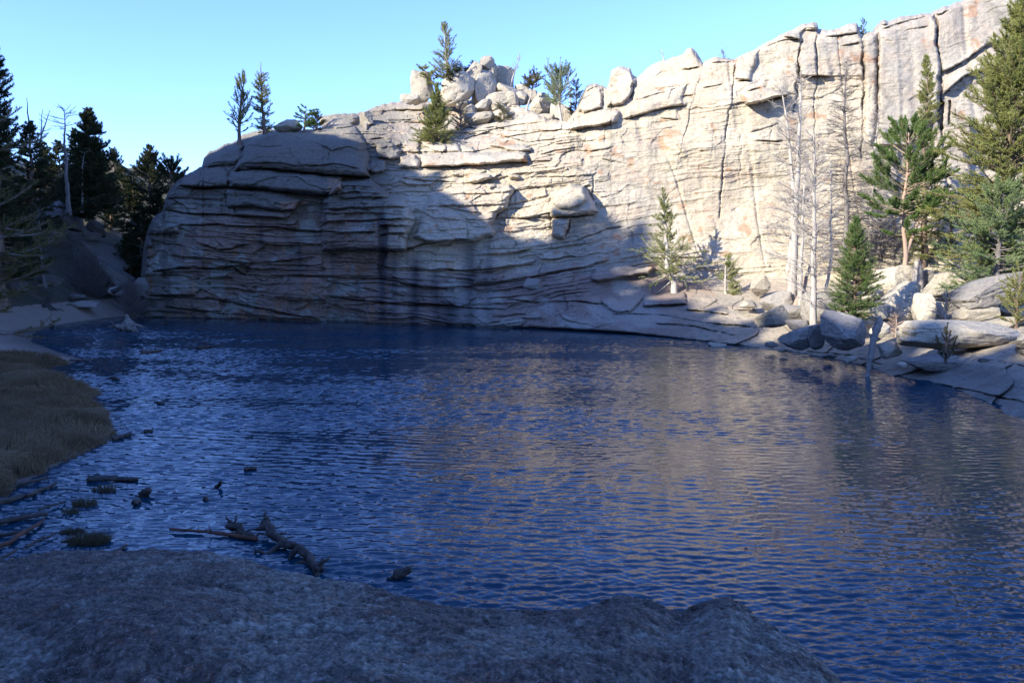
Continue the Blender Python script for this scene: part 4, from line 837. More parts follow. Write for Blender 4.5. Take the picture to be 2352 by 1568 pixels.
def make_tree(name, label, base, H, r0, seed, cat="tree", group=None, lean=(0, 0), bend=(0, 0), t0=0.1, nb=120, prof=None, el=(0.0, 0.7), curve=0.25, twigs=9, tw=0.36,
              dens=90, ln=0.11, wd=0.022, leafm='leaf_spruce', barkm='bark', fol=(0.3, 1.0), t_fol=0.0, sides=None, wig=0.07, spike=0.0, rb=0.018, azb=None, twel=0.0, outer=0.18, top_r=0.012, trunk_wig=0.012, elj=0.15, stems=None, jit=0.30):
    rs = np.random.RandomState(seed); root = empty(name, V3(base), label, cat, group)
    stems = stems or [dict(H=H, lean=lean, bend=bend, r0=r0, z0=0.0, nb=nb)]
    wood, bark, leaves = [], [], []
    for sm in stems:
        s = np.linspace(0, 1, 22); h = sm['H']; b0 = np.array(sm.get('off', (0, 0, 0.0)))
        tp = np.stack([sm['lean'][0]*s+sm['bend'][0]*np.sin(s*math.pi)+np.r_[0, rs.normal(0, trunk_wig*h, 21)].cumsum()*.35, sm['lean'][1]*s+sm['bend'][1]*np.sin(s*math.pi)+np.r_[0, rs.normal(0, trunk_wig*h, 21)].cumsum()*.35, h*s-0.25*(1-s)], -1)+b0
        rad = sm['r0']*(1-s)**0.85*(1+0.5*np.exp(-s*22))+top_r
        bark.append(tubes(tp[None], rad[None], 10))
        K = sm['nb']
        if K == 0: continue
        t = np.sort(t0+(1-spike-t0)*rs.rand(K)**0.9)
        L = (prof(t/(1-spike) if spike else t)*rs.uniform(1-jit, 1+jit, K)).clip(0.05)
        az = rs.rand(K)*2*math.pi if azb is None else azb[0]+rs.normal(0, azb[1], K)
        e0 = el[0]+(el[1]-el[0])*t+rs.normal(0, elj, K)
        st = along(tp[None], np.zeros(K, int), t)
        bp, ba, be = grow(rs, st, az, e0, L, np.full(K, curve), 7, wig)
        br = (rb*L**0.8)[:, None]*np.linspace(1, .22, 7)[None]+0.003
        wood.append(tubes(bp, br, 4))
        nt_ = twigs; k = np.repeat(np.arange(K), nt_); ss = rs.uniform(outer, 1.0, len(k)); sd = rs.choice([-1, 1], len(k))
        L2 = L[k]*tw*(1.15-ss)*rs.uniform(.6, 1.4, len(k))+0.04*np.minimum(L[k], 1); st2 = along(bp, k, ss)
        a2 = np.take_along_axis(ba[k], (ss*6).astype(int)[:, None], 1)[:, 0]+sd*rs.uniform(.5, 1.1, len(k)); e2 = np.take_along_axis(be[k], (ss*6).astype(int)[:, None], 1)[:, 0]+twel+rs.normal(0, .25, len(k))
        p2, _, _ = grow(rs, st2, a2, e2, L2, np.full(len(k), curve*.6), 4, wig*1.5)
        wood.append(tubes(p2, (0.010*L2**.5)[:, None]*np.linspace(1, .4, 4)[None]+0.002, 3))
        if dens > 0:
            live = t[k] >= t_fol
            q = p2[live]; leaves.append(needles(rs, q[:, :-1].reshape(-1, 3), q[:, 1:].reshape(-1, 3), dens, ln, wd))
            lb = bp[t >= t_fol]; f0 = int(fol[0]*6); leaves.append(needles(rs, lb[:, f0:-1].reshape(-1, 3), lb[:, f0+1:].reshape(-1, 3), dens*.8, ln, wd))
    if sum(len(x[0]) for x in wood) < 7000: bark += [(a, b) for a, b in wood]; wood = []
    mesh("trunk", *join(bark), M[barkm], parent=root)
    if wood: mesh("branches", *join(wood), M[barkm], parent=root)
    if leaves and sum(len(x[0]) for x in leaves): mesh("crown", *join(leaves), M[leafm], smooth=False, parent=root)
    return root
def cone(Lb, p=0.8, base=0.12, lo=0.0): return lambda t: Lb*(1-np.clip(t, 0, 1))**p*np.clip((t-lo)/max(base, 1e-3), 0.25, 1)+0.10
def at(px, py, D): return P(px, py, D)
def hgt(px, py0, py1, D): return float(P(px, py1, D)[2]-P(px, py0, D)[2])

LG = "dark conifers on the left hill"
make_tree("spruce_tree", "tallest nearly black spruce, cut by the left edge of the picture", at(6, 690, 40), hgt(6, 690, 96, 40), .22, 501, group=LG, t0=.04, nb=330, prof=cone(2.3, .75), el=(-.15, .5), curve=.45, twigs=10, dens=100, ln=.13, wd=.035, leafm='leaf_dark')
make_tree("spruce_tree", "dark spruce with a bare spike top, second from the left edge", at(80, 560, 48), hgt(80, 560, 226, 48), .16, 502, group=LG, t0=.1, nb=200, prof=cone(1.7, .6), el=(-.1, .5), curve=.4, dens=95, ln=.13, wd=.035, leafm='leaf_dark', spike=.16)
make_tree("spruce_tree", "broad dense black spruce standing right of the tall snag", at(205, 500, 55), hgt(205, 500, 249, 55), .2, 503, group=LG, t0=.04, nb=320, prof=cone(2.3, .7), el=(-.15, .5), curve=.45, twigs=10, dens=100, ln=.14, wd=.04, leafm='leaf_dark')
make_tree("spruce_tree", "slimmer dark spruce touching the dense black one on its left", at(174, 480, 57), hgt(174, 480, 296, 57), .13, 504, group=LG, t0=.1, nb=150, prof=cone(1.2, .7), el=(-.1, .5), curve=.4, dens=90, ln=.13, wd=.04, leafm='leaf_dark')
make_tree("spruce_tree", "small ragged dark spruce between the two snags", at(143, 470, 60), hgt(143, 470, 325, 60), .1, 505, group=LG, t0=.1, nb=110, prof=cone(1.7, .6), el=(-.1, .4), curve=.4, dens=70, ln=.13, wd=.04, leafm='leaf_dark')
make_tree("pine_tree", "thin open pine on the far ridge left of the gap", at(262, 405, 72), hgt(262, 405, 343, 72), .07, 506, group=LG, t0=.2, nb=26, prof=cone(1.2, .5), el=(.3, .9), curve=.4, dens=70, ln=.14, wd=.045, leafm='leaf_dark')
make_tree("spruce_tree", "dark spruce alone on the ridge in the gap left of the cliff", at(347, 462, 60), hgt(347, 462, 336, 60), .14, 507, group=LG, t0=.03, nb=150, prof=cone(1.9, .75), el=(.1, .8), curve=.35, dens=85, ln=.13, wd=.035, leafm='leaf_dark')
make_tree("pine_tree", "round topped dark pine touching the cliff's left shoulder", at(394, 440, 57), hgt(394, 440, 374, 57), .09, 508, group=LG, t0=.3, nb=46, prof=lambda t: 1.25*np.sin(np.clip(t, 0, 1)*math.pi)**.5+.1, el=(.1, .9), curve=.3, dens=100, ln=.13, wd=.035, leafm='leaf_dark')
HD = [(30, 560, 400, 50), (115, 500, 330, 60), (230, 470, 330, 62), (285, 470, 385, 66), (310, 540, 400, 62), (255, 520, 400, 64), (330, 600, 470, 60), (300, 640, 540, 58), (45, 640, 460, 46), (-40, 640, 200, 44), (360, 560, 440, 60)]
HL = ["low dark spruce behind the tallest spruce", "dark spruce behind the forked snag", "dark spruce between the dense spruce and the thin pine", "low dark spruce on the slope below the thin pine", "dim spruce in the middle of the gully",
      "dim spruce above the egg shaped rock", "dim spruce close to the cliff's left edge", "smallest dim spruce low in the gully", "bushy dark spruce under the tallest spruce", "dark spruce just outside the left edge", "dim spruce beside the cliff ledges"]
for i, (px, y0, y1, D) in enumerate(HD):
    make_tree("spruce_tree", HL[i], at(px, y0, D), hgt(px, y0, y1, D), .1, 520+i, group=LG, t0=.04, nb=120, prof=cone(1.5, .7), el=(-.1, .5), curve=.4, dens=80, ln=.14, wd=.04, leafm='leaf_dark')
# snags on the left
make_tree("dead_tree", "tall bare snag with a flat tuft of twigs at its top, left hill", at(157, 485, 52), hgt(157, 485, 252, 52), .14, 541, t0=.45, nb=46, prof=lambda t: 0.35+0.75*np.exp(-((t-.88)/.1)**2), el=(-.1, .3), curve=.2, dens=0, barkm='dead_dark', lean=(.2, 0), group="bare snags on the left hill")
make_tree("dead_tree", "bare snag forking into two thin stems on the left hill", at(98, 520, 50), hgt(98, 520, 310, 50), .12, 542, t0=.2, dens=0, barkm='dead_dark', group="bare snags on the left hill", prof=lambda t: 0.5*(1-t)+.2,
          stems=[dict(H=hgt(98, 520, 249, 50), lean=(.35, 0), bend=(-.15, 0), r0=.1, nb=24), dict(H=hgt(98, 330, 256, 50), lean=(.85, 0), bend=(0, 0), r0=.05, off=(0.02, 0, hgt(98, 520, 330, 50)), nb=12)])
make_tree("dead_tree", "short leaning pale snag beside the dense black spruce", at(188, 480, 54), hgt(188, 480, 350, 54), .07, 543, t0=.4, nb=10, prof=lambda t: .3+0*t, el=(0, .3), dens=0, barkm='dead', lean=(.3, 0), group="bare snags on the left hill")
make_tree("dead_tree", "slim pale snag among the leftmost branches above the beach", at(103, 650, 46), hgt(103, 650, 480, 46), .09, 544, t0=.3, nb=34, prof=lambda t: .9-.5*t, el=(.1, .5), dens=0, barkm='dead_dark', group="bare snags on the left hill")
# near pine reaching in from the left
make_tree("pine_tree", "near pine reaching olive needled branches in from the left edge", at(-60, 800, 25), 9.5, .17, 550, t0=.06, nb=74, prof=lambda t: 2.9*(1-t)**.5+.3, el=(-.25, .4), curve=.5, twigs=16, tw=.3, dens=150, ln=.075, wd=.016, leafm='leaf_olive', barkm='dead_dark', jit=.35, outer=.35)
# trees on the dome
TG = "small trees along the skyline"
make_tree("pine_tree", "sparse upswept pine on the left shoulder of the dome, leaning right", at(549, 325, 51.5), hgt(549, 325, 178, 51.5), .11, 560, group=TG, t0=.12, nb=64, prof=lambda t: 1.15*np.clip(t/.3, .5, 1)*(1-t)**.35+.15, el=(.5, 1.1), curve=.5, twigs=8, dens=95, ln=.085, wd=.022, lean=(.35, 0), leafm='leaf_fir')
make_tree("pine_tree", "narrow columnar pine with a bare white tip on the dome", at(609, 300, 52), hgt(609, 300, 141, 52), .11, 561, group=TG, t0=.03, nb=120, prof=lambda t: .60+.12*np.sin(t*20), el=(.1, .7), curve=.4, twigs=8, dens=95, ln=.085, wd=.022, spike=.2, lean=(-.25, 0), leafm='leaf_fir')
make_tree("pine_tree", "dwarf pine with flat layered pads at the dome's crest", at(697, 303, 52.5), hgt(697, 303, 246, 52.5), .07, 562, group=TG, t0=.2, nb=22, prof=lambda t: 1.1-.4*t, el=(0, .2), curve=.2, twigs=12, dens=170, ln=.085, wd=.024, lean=(.25, 0), leafm='leaf_spruce')
make_tree("shrub", "low olive shrub spreading right of the dwarf pine", at(728, 296, 53.5), .75, .04, 563, cat="shrub", group=TG, t0=.05, nb=26, prof=lambda t: .8-.3*t, el=(.2, .8), curve=.3, dens=140, ln=.08, wd=.024, leafm='leaf_olive')
# trees on the pile
make_tree("pine_tree", "tallest ragged limber pine standing on the skyline boulder pile", at(1026, 215, 55.8), hgt(1026, 215, 57, 55.8), .16, 570, group=TG, t0=.18, nb=90, prof=lambda t: 1.35*(1-t)**.55+.12, el=(.1, .9), curve=.35, twigs=9, dens=80, ln=.09, wd=.024, lean=(-.15, 0), leafm='leaf_fir', barkm='dead')
make_tree("pine_tree", "small pine leaning far left over the left spire", at(1006, 200, 55.6), 1.3, .06, 571, group=TG, t0=.25, nb=26, prof=lambda t: .75-.2*t, el=(0, .5), curve=.3, dens=120, ln=.085, wd=.024, lean=(-1.0, 0), leafm='leaf_fir')
make_tree("pine_tree", "dark forked pine in front of the broad sunlit boulder", at(1032, 224, 55), hgt(1032, 224, 165, 55), .07, 572, group=TG, t0=.35, nb=40, prof=lambda t: .95-.3*t, el=(0, .7), curve=.3, dens=110, ln=.09, wd=.024, lean=(.5, 0), leafm='leaf_dark')
make_tree("spruce_tree", "bushy green conical pine on the sunlit shelf below the pile", at(1002, 325, 52.0), hgt(1002, 325, 193, 52.0), .13, 573, group=TG, t0=.02, nb=230, prof=lambda t: 1.45*(1-t)**.9*np.where(t < .5, 1, .75)+.15, el=(.0, .9), curve=.4, twigs=10, dens=85, ln=.09, wd=.024, leafm='leaf_fir')
make_tree("shrub", "grey bare shrub in the shadow right of the bushy conical pine", at(1058, 300, 53.0), 1.6, .05, 574, cat="shrub", group=TG, t0=.05, nb=60, prof=lambda t: .9-.3*t, el=(.3, 1.0), curve=.1, dens=25, ln=.07, wd=.02, leafm='leaf_dark', barkm='dead_dark')
make_tree("pine_tree", "slender pine leaning right with a small flat crown, skyline", at(1205, 264, 54), hgt(1205, 264, 180, 54), .08, 575, group=TG, t0=.68, nb=34, prof=lambda t: .75+0*t, el=(0, .5), curve=.2, dens=130, ln=.085, wd=.024, lean=(.72, 0), leafm='leaf_olive', barkm='dead')
make_tree("pine_tree", "pine with a long white trunk and wide open crown, skyline", at(1290, 322, 51.0), hgt(1290, 322, 168, 51.0), .12, 576, group=TG, t0=.50, nb=62, prof=lambda t: 1.45*np.sin(np.clip((t-.4)/.6, 0, 1)*math.pi)**.6+.15, el=(.1, .8), curve=.3, twigs=10, dens=85, ln=.09, wd=.024, lean=(-.15, 0), leafm='leaf_blue', barkm='dead')
make_tree("dead_tree", "white many branched dead tree right of the dome shaped boulder", at(1172, 190, 57.5), hgt(1172, 190, 133, 57.5), .06, 577, group=TG, t0=.3, nb=22, prof=lambda t: .7-.3*t, el=(.5, 1.0), curve=.3, dens=0, barkm='dead', lean=(.6, 0))
make_tree("dead_tree", "thin white dead spike behind the white trunked pine", at(1312, 250, 54), hgt(1312, 250, 160, 54), .05, 578, group=TG, t0=.5, nb=12, prof=lambda t: .35+0*t, el=(.4, .8), dens=0, barkm='dead', lean=(-.3, 0))
make_tree("shrub", "low olive shrub on the ledge in the middle of the pile", at(1155, 277, 53.3), .8, .04, 579, cat="shrub", group=TG, t0=.05, nb=30, prof=lambda t: .85-.3*t, el=(.1, .7), curve=.2, dens=90, ln=.08, wd=.022, leafm='leaf_olive', barkm='dead')
make_tree("pine_tree", "tiny dark pine left of the highest boulder", at(1088, 160, 57.5), .55, .03, 580, group=TG, t0=.1, nb=16, prof=lambda t: .45-.2*t, el=(.1, .6), dens=130, ln=.08, wd=.024, leafm='leaf_dark')
make_tree("shrub", "flat dark mat shrub draped left of the pinnacle", at(1066, 167, 57.2), .3, .03, 581, cat="shrub", group=TG, t0=.05, nb=18, prof=lambda t: .7+0*t, el=(0, .4), dens=130, ln=.08, wd=.024, leafm='leaf_dark')
make_tree("pine_tree", "small dark pine behind the white trunked pine's right side", at(1322, 262, 53), 2.0, .06, 582, group=TG, t0=.1, nb=44, prof=lambda t: .85-.4*t, el=(.1, .7), dens=60, ln=.085, wd=.024, leafm='leaf_dark', barkm='dead_dark')
make_tree("dead_tree", "crooked white stub on the crest of the long wall", at(1528, 140, 50), .65, .045, 583, group=TG, t0=.5, nb=3, prof=lambda t: .5+0*t, el=(.3, .5), twigs=1, dens=0, barkm='dead', lean=(-.25, 0))
make_tree("shrub", "reddish bare shrub on the crest right of the small turret", at(1663, 137, 48.5), .4, .03, 584, cat="shrub", group=TG, t0=.05, nb=20, prof=lambda t: .35+0*t, el=(.2, .9), dens=0, barkm='dead_dark')
make_tree("pine_tree", "small pine growing in the notch of the wall's crest", at(1983, 88, 47.5), .85, .04, 585, group=TG, t0=.1, nb=24, prof=lambda t: .42-.1*t, el=(.1, .8), dens=110, ln=.07, wd=.02, leafm='leaf_blue')
# on the slab
p = cliff_at(1549, 672); q = cliff_at(1667, 674)
make_tree("pine_tree", "scraggly leaning pine with a gnarled trunk on the slab by the wall", p, 5.5, .17, 590, group="pines on the slab", t0=.16, nb=130, prof=lambda t: np.where(t < .45, 1.45, 1.45*(1-t)/.55*.6+.15), el=(-.1, .9), curve=.2, twigs=10, dens=130, outer=.3, jit=.65, elj=.35, trunk_wig=.03, ln=.075, wd=.02, lean=(-.45, 0), leafm='leaf_fir', barkm='dead')
make_tree("pine_tree", "knee high bushy pine on a white stem left of the bright boulder", q, 1.95, .07, 591, group="pines on the slab", t0=.02, nb=70, prof=lambda t: np.where(t < .65, .75, .35), el=(0, .7), curve=.2, twigs=9, dens=100, ln=.075, wd=.02, leafm='leaf_fir', barkm='dead', azb=(0.0, .8))
# dead trees on the right
DG = "bare dead trees on the right shore"
D0 = 36.0
make_tree("dead_tree", "tallest forked white dead tree with two bare stems", at(1816, 705, D0), 10.0, .3, 600, group=DG, t0=.18, dens=0, barkm='dead', prof=lambda t: 1.5*(1-t)**.6+.25, el=(0.05, .5), curve=.15, twigs=12, tw=.45, rb=.012, trunk_wig=.004,
          stems=[dict(H=hgt(1816, 705, 165, D0), lean=(.15, 0), bend=(.05, 0), r0=.21, nb=110), dict(H=hgt(1806, 610, 175, D0), lean=(-.72, .1), bend=(.35, 0), r0=.11, off=(-.12, 0, 1.9), nb=70)])
make_tree("dead_tree", "straight slim dead trunk right of the forked dead tree", at(1868, 757, 31), hgt(1868, 757, 300, 31), .13, 601, group=DG, t0=.16, nb=130, prof=lambda t: 1.3*(1-t)**.5+.2, el=(.1, .6), curve=.3, twigs=12, tw=.45, rb=.012, dens=0, barkm='dead', lean=(-.22, 0), trunk_wig=.004)
make_tree("dead_tree", "grey dead spruce bristling with fine bare twigs", at(1945, 650, 41.5), hgt(1945, 650, 130, 41.5), .17, 602, group=DG, t0=.12, nb=260, prof=cone(2.3, .75), el=(-.2, .4), curve=.1, twigs=13, tw=.42, dens=0, barkm='dead_dark', lean=(-.35, 0), rb=.012)
make_tree("dead_tree", "paler dead spruce overlapping the grey bristling one", at(1985, 648, 42.5), hgt(1985, 648, 235, 42.5), .14, 603, group=DG, t0=.12, nb=150, prof=cone(1.8, .7), el=(-.2, .4), curve=.1, twigs=12, tw=.42, dens=0, barkm='dead', lean=(.55, 0), rb=.012)
make_tree("dead_tree", "thin pale dead stem between the forked tree and the slim trunk", at(1841, 690, 35), hgt(1841, 690, 380, 35), .09, 604, group=DG, t0=.2, nb=44, prof=lambda t: .9*(1-t)+.2, el=(.1, .6), curve=.2, dens=0, barkm='dead')
make_tree("dead_tree", "short brown dead trunk leaning right from the forked tree's foot", at(1826, 704, 35.4), 2.4, .17, 605, group=DG, t0=.5, nb=12, prof=lambda t: .4+0*t, dens=0, barkm='bark_orange', lean=(.75, 0))
make_tree("dead_tree", "slim white dead pole in front of the bristling dead spruce", at(1893, 690, 38), hgt(1893, 690, 370, 38), .07, 606, group=DG, t0=.2, nb=60, prof=lambda t: .9*(1-t)+.2, el=(0, .5), curve=.2, dens=0, barkm='dead')
for i, (px, lb) in enumerate(((2020, "dark shaded trunk left of the orange barked pine"), (2044, "dark thin trunk close behind the orange barked pine"), (2150, "dark trunk in the shade right of the broken white stub"), (2225, "dark trunk standing under the big fir's left side"))):
    make_tree("dead_tree", lb, at(px, 640, 42.5), hgt(px, 640, 470-30*(i % 2), 42.5), .12, 610+i, group="dark trunks in the shade by the wall", t0=.3, nb=60, prof=lambda t: 1.2*(1-t)+.3, el=(-.2, .3), dens=0, barkm='dead_dark')
make_tree("tree_stump", "broken white standing stub right of the orange barked pine", at(2107, 660, 36.2), hgt(2107, 660, 600, 36.2), .19, 620, cat="stump", t0=.9, nb=4, prof=lambda t: .15+0*t, dens=0, barkm='dead', top_r=.14)
# live trees on the right
RG = "green conifers on the right shore"
make_tree("spruce_tree", "young bright green spruce standing alone behind the triangular boulder", at(1962, 738, 30), hgt(1962, 738, 500, 30), .07, 630, group=RG, t0=.03, nb=300, prof=cone(1.22, .78, .2), el=(-.12, .8), curve=.35, twigs=11, tw=.34, dens=170, ln=.055, wd=.013, leafm='leaf_spruce', jit=.2, wig=.05)
make_tree("pine_tree", "orange barked pine with a rounded green crown in layered clumps", at(2081, 640, 37), hgt(2081, 640, 300, 37), .16, 631, group=RG, t0=.30, dens=190, ln=.085, wd=.02, leafm='leaf_spruce', barkm='bark_orange', prof=lambda t: 1.75*np.sin(np.clip((t-.3)/.72, 0, 1)*math.pi)**.5+.25, el=(-.25, .8), curve=.45, twigs=34, tw=.30, outer=.45,
          stems=[dict(H=hgt(2081, 640, 305, 37), lean=(-.35, 0), bend=(-.15, 0), r0=.11, nb=74), dict(H=2.9, lean=(1.0, 0), bend=(0, 0), r0=.07, off=(-.05, 0, 1.45), nb=16)])
make_tree("spruce_tree", "slender pointed fir rising behind the orange barked pine", at(2118, 640, 41), hgt(2118, 640, 123, 41), .17, 632, group=RG, t0=.10, nb=250, prof=cone(1.75, .8), el=(-.15, .7), curve=.25, twigs=11, dens=95, ln=.08, wd=.02, leafm='leaf_fir', barkm='bark')
make_tree("spruce_tree", "biggest fir, yellow green and taller than the frame at the right edge", at(2325, 650, 33.5), hgt(2325, 650, -30, 33.5), .26, 633, group=RG, t0=.0, nb=430, prof=lambda t: 3.0*(1-t)**.62*np.clip(t/.12, .55, 1)+.25, el=(-.15, .9), curve=.30, twigs=15, tw=.34, dens=130, ln=.085, wd=.022, leafm='leaf_fir', barkm='bark', lean=(-.3, 0))
make_tree("fir_tree", "blue green fir with broad low boughs in front of the biggest fir", at(2290, 655, 31.5), hgt(2290, 655, 440, 31.5), .14, 634, group=RG, t0=.02, nb=120, prof=lambda t: 2.2*(1-t)**.5+.25, el=(-.1, .7), curve=.3, twigs=16, dens=170, barkm='dead_dark', ln=.07, wd=.02, leafm='leaf_blue', jit=.4)
make_tree("fir_tree", "dark green fir in the gap between the slender fir and the biggest fir", at(2180, 640, 41), hgt(2180, 640, 440, 41), .1, 635, group=RG, t0=.05, nb=60, prof=cone(1.5, .7), el=(-.1, .6), curve=.3, dens=80, ln=.08, wd=.02, leafm='leaf_spruce')
p = cliff_at(2173, 812)
make_tree("pine_seedling", "dark little pine seedling behind the loaf shaped boulder", at(2173, 816, 23.2), .80, .03, 640, cat="seedling", group=RG, t0=.08, nb=20, prof=lambda t: .50-.25*t, el=(.4, .9), curve=.5, twigs=6, dens=200, ln=.05, wd=.014, leafm='leaf_dark')
make_tree("pine_tree", "small dark pine at the right edge in front of the cream boulder", at(2335, 745, 26.5), 1.7, .05, 641, group=RG, t0=.1, nb=60, prof=lambda t: .85-.4*t, el=(.1, .8), curve=.3, dens=120, ln=.06, wd=.016, leafm='leaf_fir')
make_tree("dead_bush", "tangled bare dead bush in the hollow between the tilted slabs", at(2172, 752, 28.6), 1.0, .03, 642, cat="bush", t0=.02, nb=60, prof=lambda t: .75-.2*t, el=(.3, 1.2), curve=-.6, twigs=6, dens=0, barkm='dead')
make_tree("dead_bush", "small red brown dead bush right of the leaning log's top", at(2058, 760, 29.5), .55, .02, 643, cat="bush", t0=.02, nb=40, prof=lambda t: .5-.2*t, el=(.2, .9), curve=-.4, twigs=5, dens=0, barkm='bark_orange')
# willows at the foot of the cliff
make_tree("willow_shrub", "rounded bare twiggy willow at the left foot of the cliff", at(302, 722, 51.5), 1.6, .03, 650, cat="shrub", t0=.02, nb=240, prof=lambda t: 1.25-.5*t, el=(.5, 1.3), curve=.2, twigs=8, dens=0, barkm='dead_dark', group="bare shrubs by the beach")
make_tree("willow_shrub", "broad dark brown thicket at the gully's foot behind the beach", at(205, 690, 54), 2.4, .04, 651, cat="shrub", t0=.02, nb=420, prof=lambda t: 1.9-.7*t, el=(.4, 1.3), curve=.2, twigs=9, dens=0, barkm='dead_dark', group="bare shrubs by the beach")

# trees on the crest of the hill to the left of the picture, whose shadows cross the pond
def gz1(x, y): return float(ground_z(np.array([[float(x)]]), np.array([[float(y)]]))[0, 0])
TIPS = [(1325, 515, 1.4), (1408, 500, 1.8), (1484, 512, 1.5), (1262, 570, 1.3), (1545, 640, 1.0), (1655, 705, .8), (1750, 740, .9), (1850, 768, .8), (1990, 835, .6), (2262, 715, .5), (2330, 695, .5), (1010, 395, .6), (2215, 800, .6), (2400, 760, .6)]
for i, (px, py, wk) in enumerate(TIPS):
    q = cliff_at(px, py); xx = -38.0-1.5*(i % 3); tt = (xx-q[0])/S[0]; Q = q+tt*S; zb = gz1(xx, Q[1])-.3; H = max(Q[2]-zb, 1.5)
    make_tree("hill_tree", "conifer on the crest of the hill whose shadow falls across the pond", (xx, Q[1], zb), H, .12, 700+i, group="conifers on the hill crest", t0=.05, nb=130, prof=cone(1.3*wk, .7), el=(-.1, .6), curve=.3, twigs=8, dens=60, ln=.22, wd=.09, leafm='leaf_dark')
#STAGE3
# ------------------------------------------------------------------ logs, stumps and sticks
def gnarl(path, rad, sides, seed, amp=.25, fr=3.0, ridges=0.0):
    v, f = tubes(path[None], rad[None], sides); Pn = len(rad); v = v.reshape(Pn, sides, 3); c = path[:, None, :]
    th = np.arange(sides)*2*math.pi/sides; s = np.cumsum(np.r_[0, np.linalg.norm(np.diff(path, axis=0), axis=1)])/max(rad.max(), 1e-3)
    n = fbm(np.cos(th)[None]*1.2+s[:, None]*.25*fr/3, np.sin(th)[None]*1.2, s[:, None]*.30*fr/3, o=4, seed=seed)
    rg = np.abs(np.sin(th*4+seed))[None]*ridges+.22*amp*vn(np.cos(th)[None]*4, np.sin(th)[None]*4, s[:, None]*2.2, seed=seed+3)+.16*amp*vn(np.cos(th)[None]*9, np.sin(th)[None]*9, s[:, None]*1.1, seed=seed+4)
    v = c+(v-c)*(1+amp*1.6*n+rg)[..., None]; v = v.reshape(-1, 3)
    caps = []
    for base, cpt in ((0, path[0]), ((Pn-1)*sides, path[-1])):
        v = np.concatenate([v, cpt[None]]); k = len(v)-1; j = np.arange(sides); caps.append(np.stack([base+j, base+(j+1) % sides, np.full(sides, k), np.full(sides, k)], 1))
    tri = np.concatenate(caps); return v, f, tri[:, :3]
def solid(name, path, rad, sides, seed, mat, amp=.25, parent=None, ridges=0.0):
    v, f, tr = gnarl(np.asarray(path, float), np.asarray(rad, float), sides, seed, amp, ridges=ridges)
    fs = np.concatenate([np.stack([f[:, 0], f[:, 1], f[:, 2]], 1), np.stack([f[:, 0], f[:, 2], f[:, 3]], 1), tr]); return mesh(name, v, fs, M[mat], parent=parent)
def wob(p0, p1, n, seed, amt):
    s = np.linspace(0, 1, n); L = np.linalg.norm(np.asarray(p1)-p0); q = np.asarray(p0)[None]*(1-s)[:, None]+np.asarray(p1)[None]*s[:, None]
    for k in range(3): q[:, k] += amt*L*(0.5 if k == 2 else 1)*(vn(s*3, k*5.1, seed=seed)+.4*vn(s*9, k*5.1, seed=seed+1))*np.sin(s*math.pi)**.5
    return q
def log(name, label, a, b, r0, r1, mat='wet_wood', seed=1, cat="log", group=None, wobble=.03, stubs=(), sides=12, amp=.22, ridges=0.0):
    """a, b world points relative to nothing; stubs: (t, (dx,dy,dz), r)"""
    a = np.asarray(a, float); b = np.asarray(b, float); o = (a+b)/2; root = empty(name, V3(o), label, cat, group)
    n = max(14, int(np.linalg.norm(b-a)/max(r0, .02)*3.5)); n = min(n, 90); sides = max(sides, 16); p = wob(a, b, n, seed, wobble)-o; s = np.linspace(0, 1, n)
    r = r0+(r1-r0)*s; r = r*np.clip(np.minimum(s, 1-s)*n/1.3+.45, 0, 1)
    solid("trunk", p, r, sides, seed, mat, amp, root, ridges)
    for k, (t, d, rr) in enumerate(stubs):
        q0 = p[int(t*(n-1))]; q1 = q0+np.array(d); pp = wob(q0, q1, 12, seed+31+k, .22)
        solid("branch_stub", pp, rr*.8*np.linspace(1, .12, 12), 9, seed+50+k, mat, .2, root)
    return root
def W(px, py, z=0.0): return Pz(float(px), float(py), z)
# foreground driftwood
log("driftwood_log", "knotted grey driftwood log with stubby roots, nearest in the water", W(607, 1200, .14), W(735, 1312, .03), .052, .040, 'drift', 801, wobble=.045, amp=.42, ridges=.14,
    stubs=[(.12, (-.30, -.05, -.03), .05), (.05, (-.05, .12, .14), .06), (.18, (-.22, .10, .10), .045), (.42, (-.34, -.20, -.10), .05), (.62, (-.10, -.18, -.12), .06), (.55, (.02, -.12, .08), .05), (.75, (-.16, -.12, -.12), .05), (.95, (.16, .10, .10), .055), (1.0, (.02, .12, .12), .05), (.98, (.02, -.25, -.08), .06), (.35, (.16, .05, .03), .03), (.25, (.15, .05, .06), .035)])
log("driftwood_root", "black tangled root chunk between the reddish stick and the grey log", W(527, 1203, .10), W(580, 1232, .02), .06, .04, 'wet_wood', 802, wobble=.1, amp=.55,
    stubs=[(.1, (-.10, .05, .12), .035), (.2, (.02, .02, .16), .03), (.3, (.14, .0, .06), .03), (.6, (.22, -.10, -.02), .04), (.8, (.30, -.05, .02), .035), (.9, (.04, -.16, -.06), .035), (.5, (-.08, -.10, -.04), .03)])

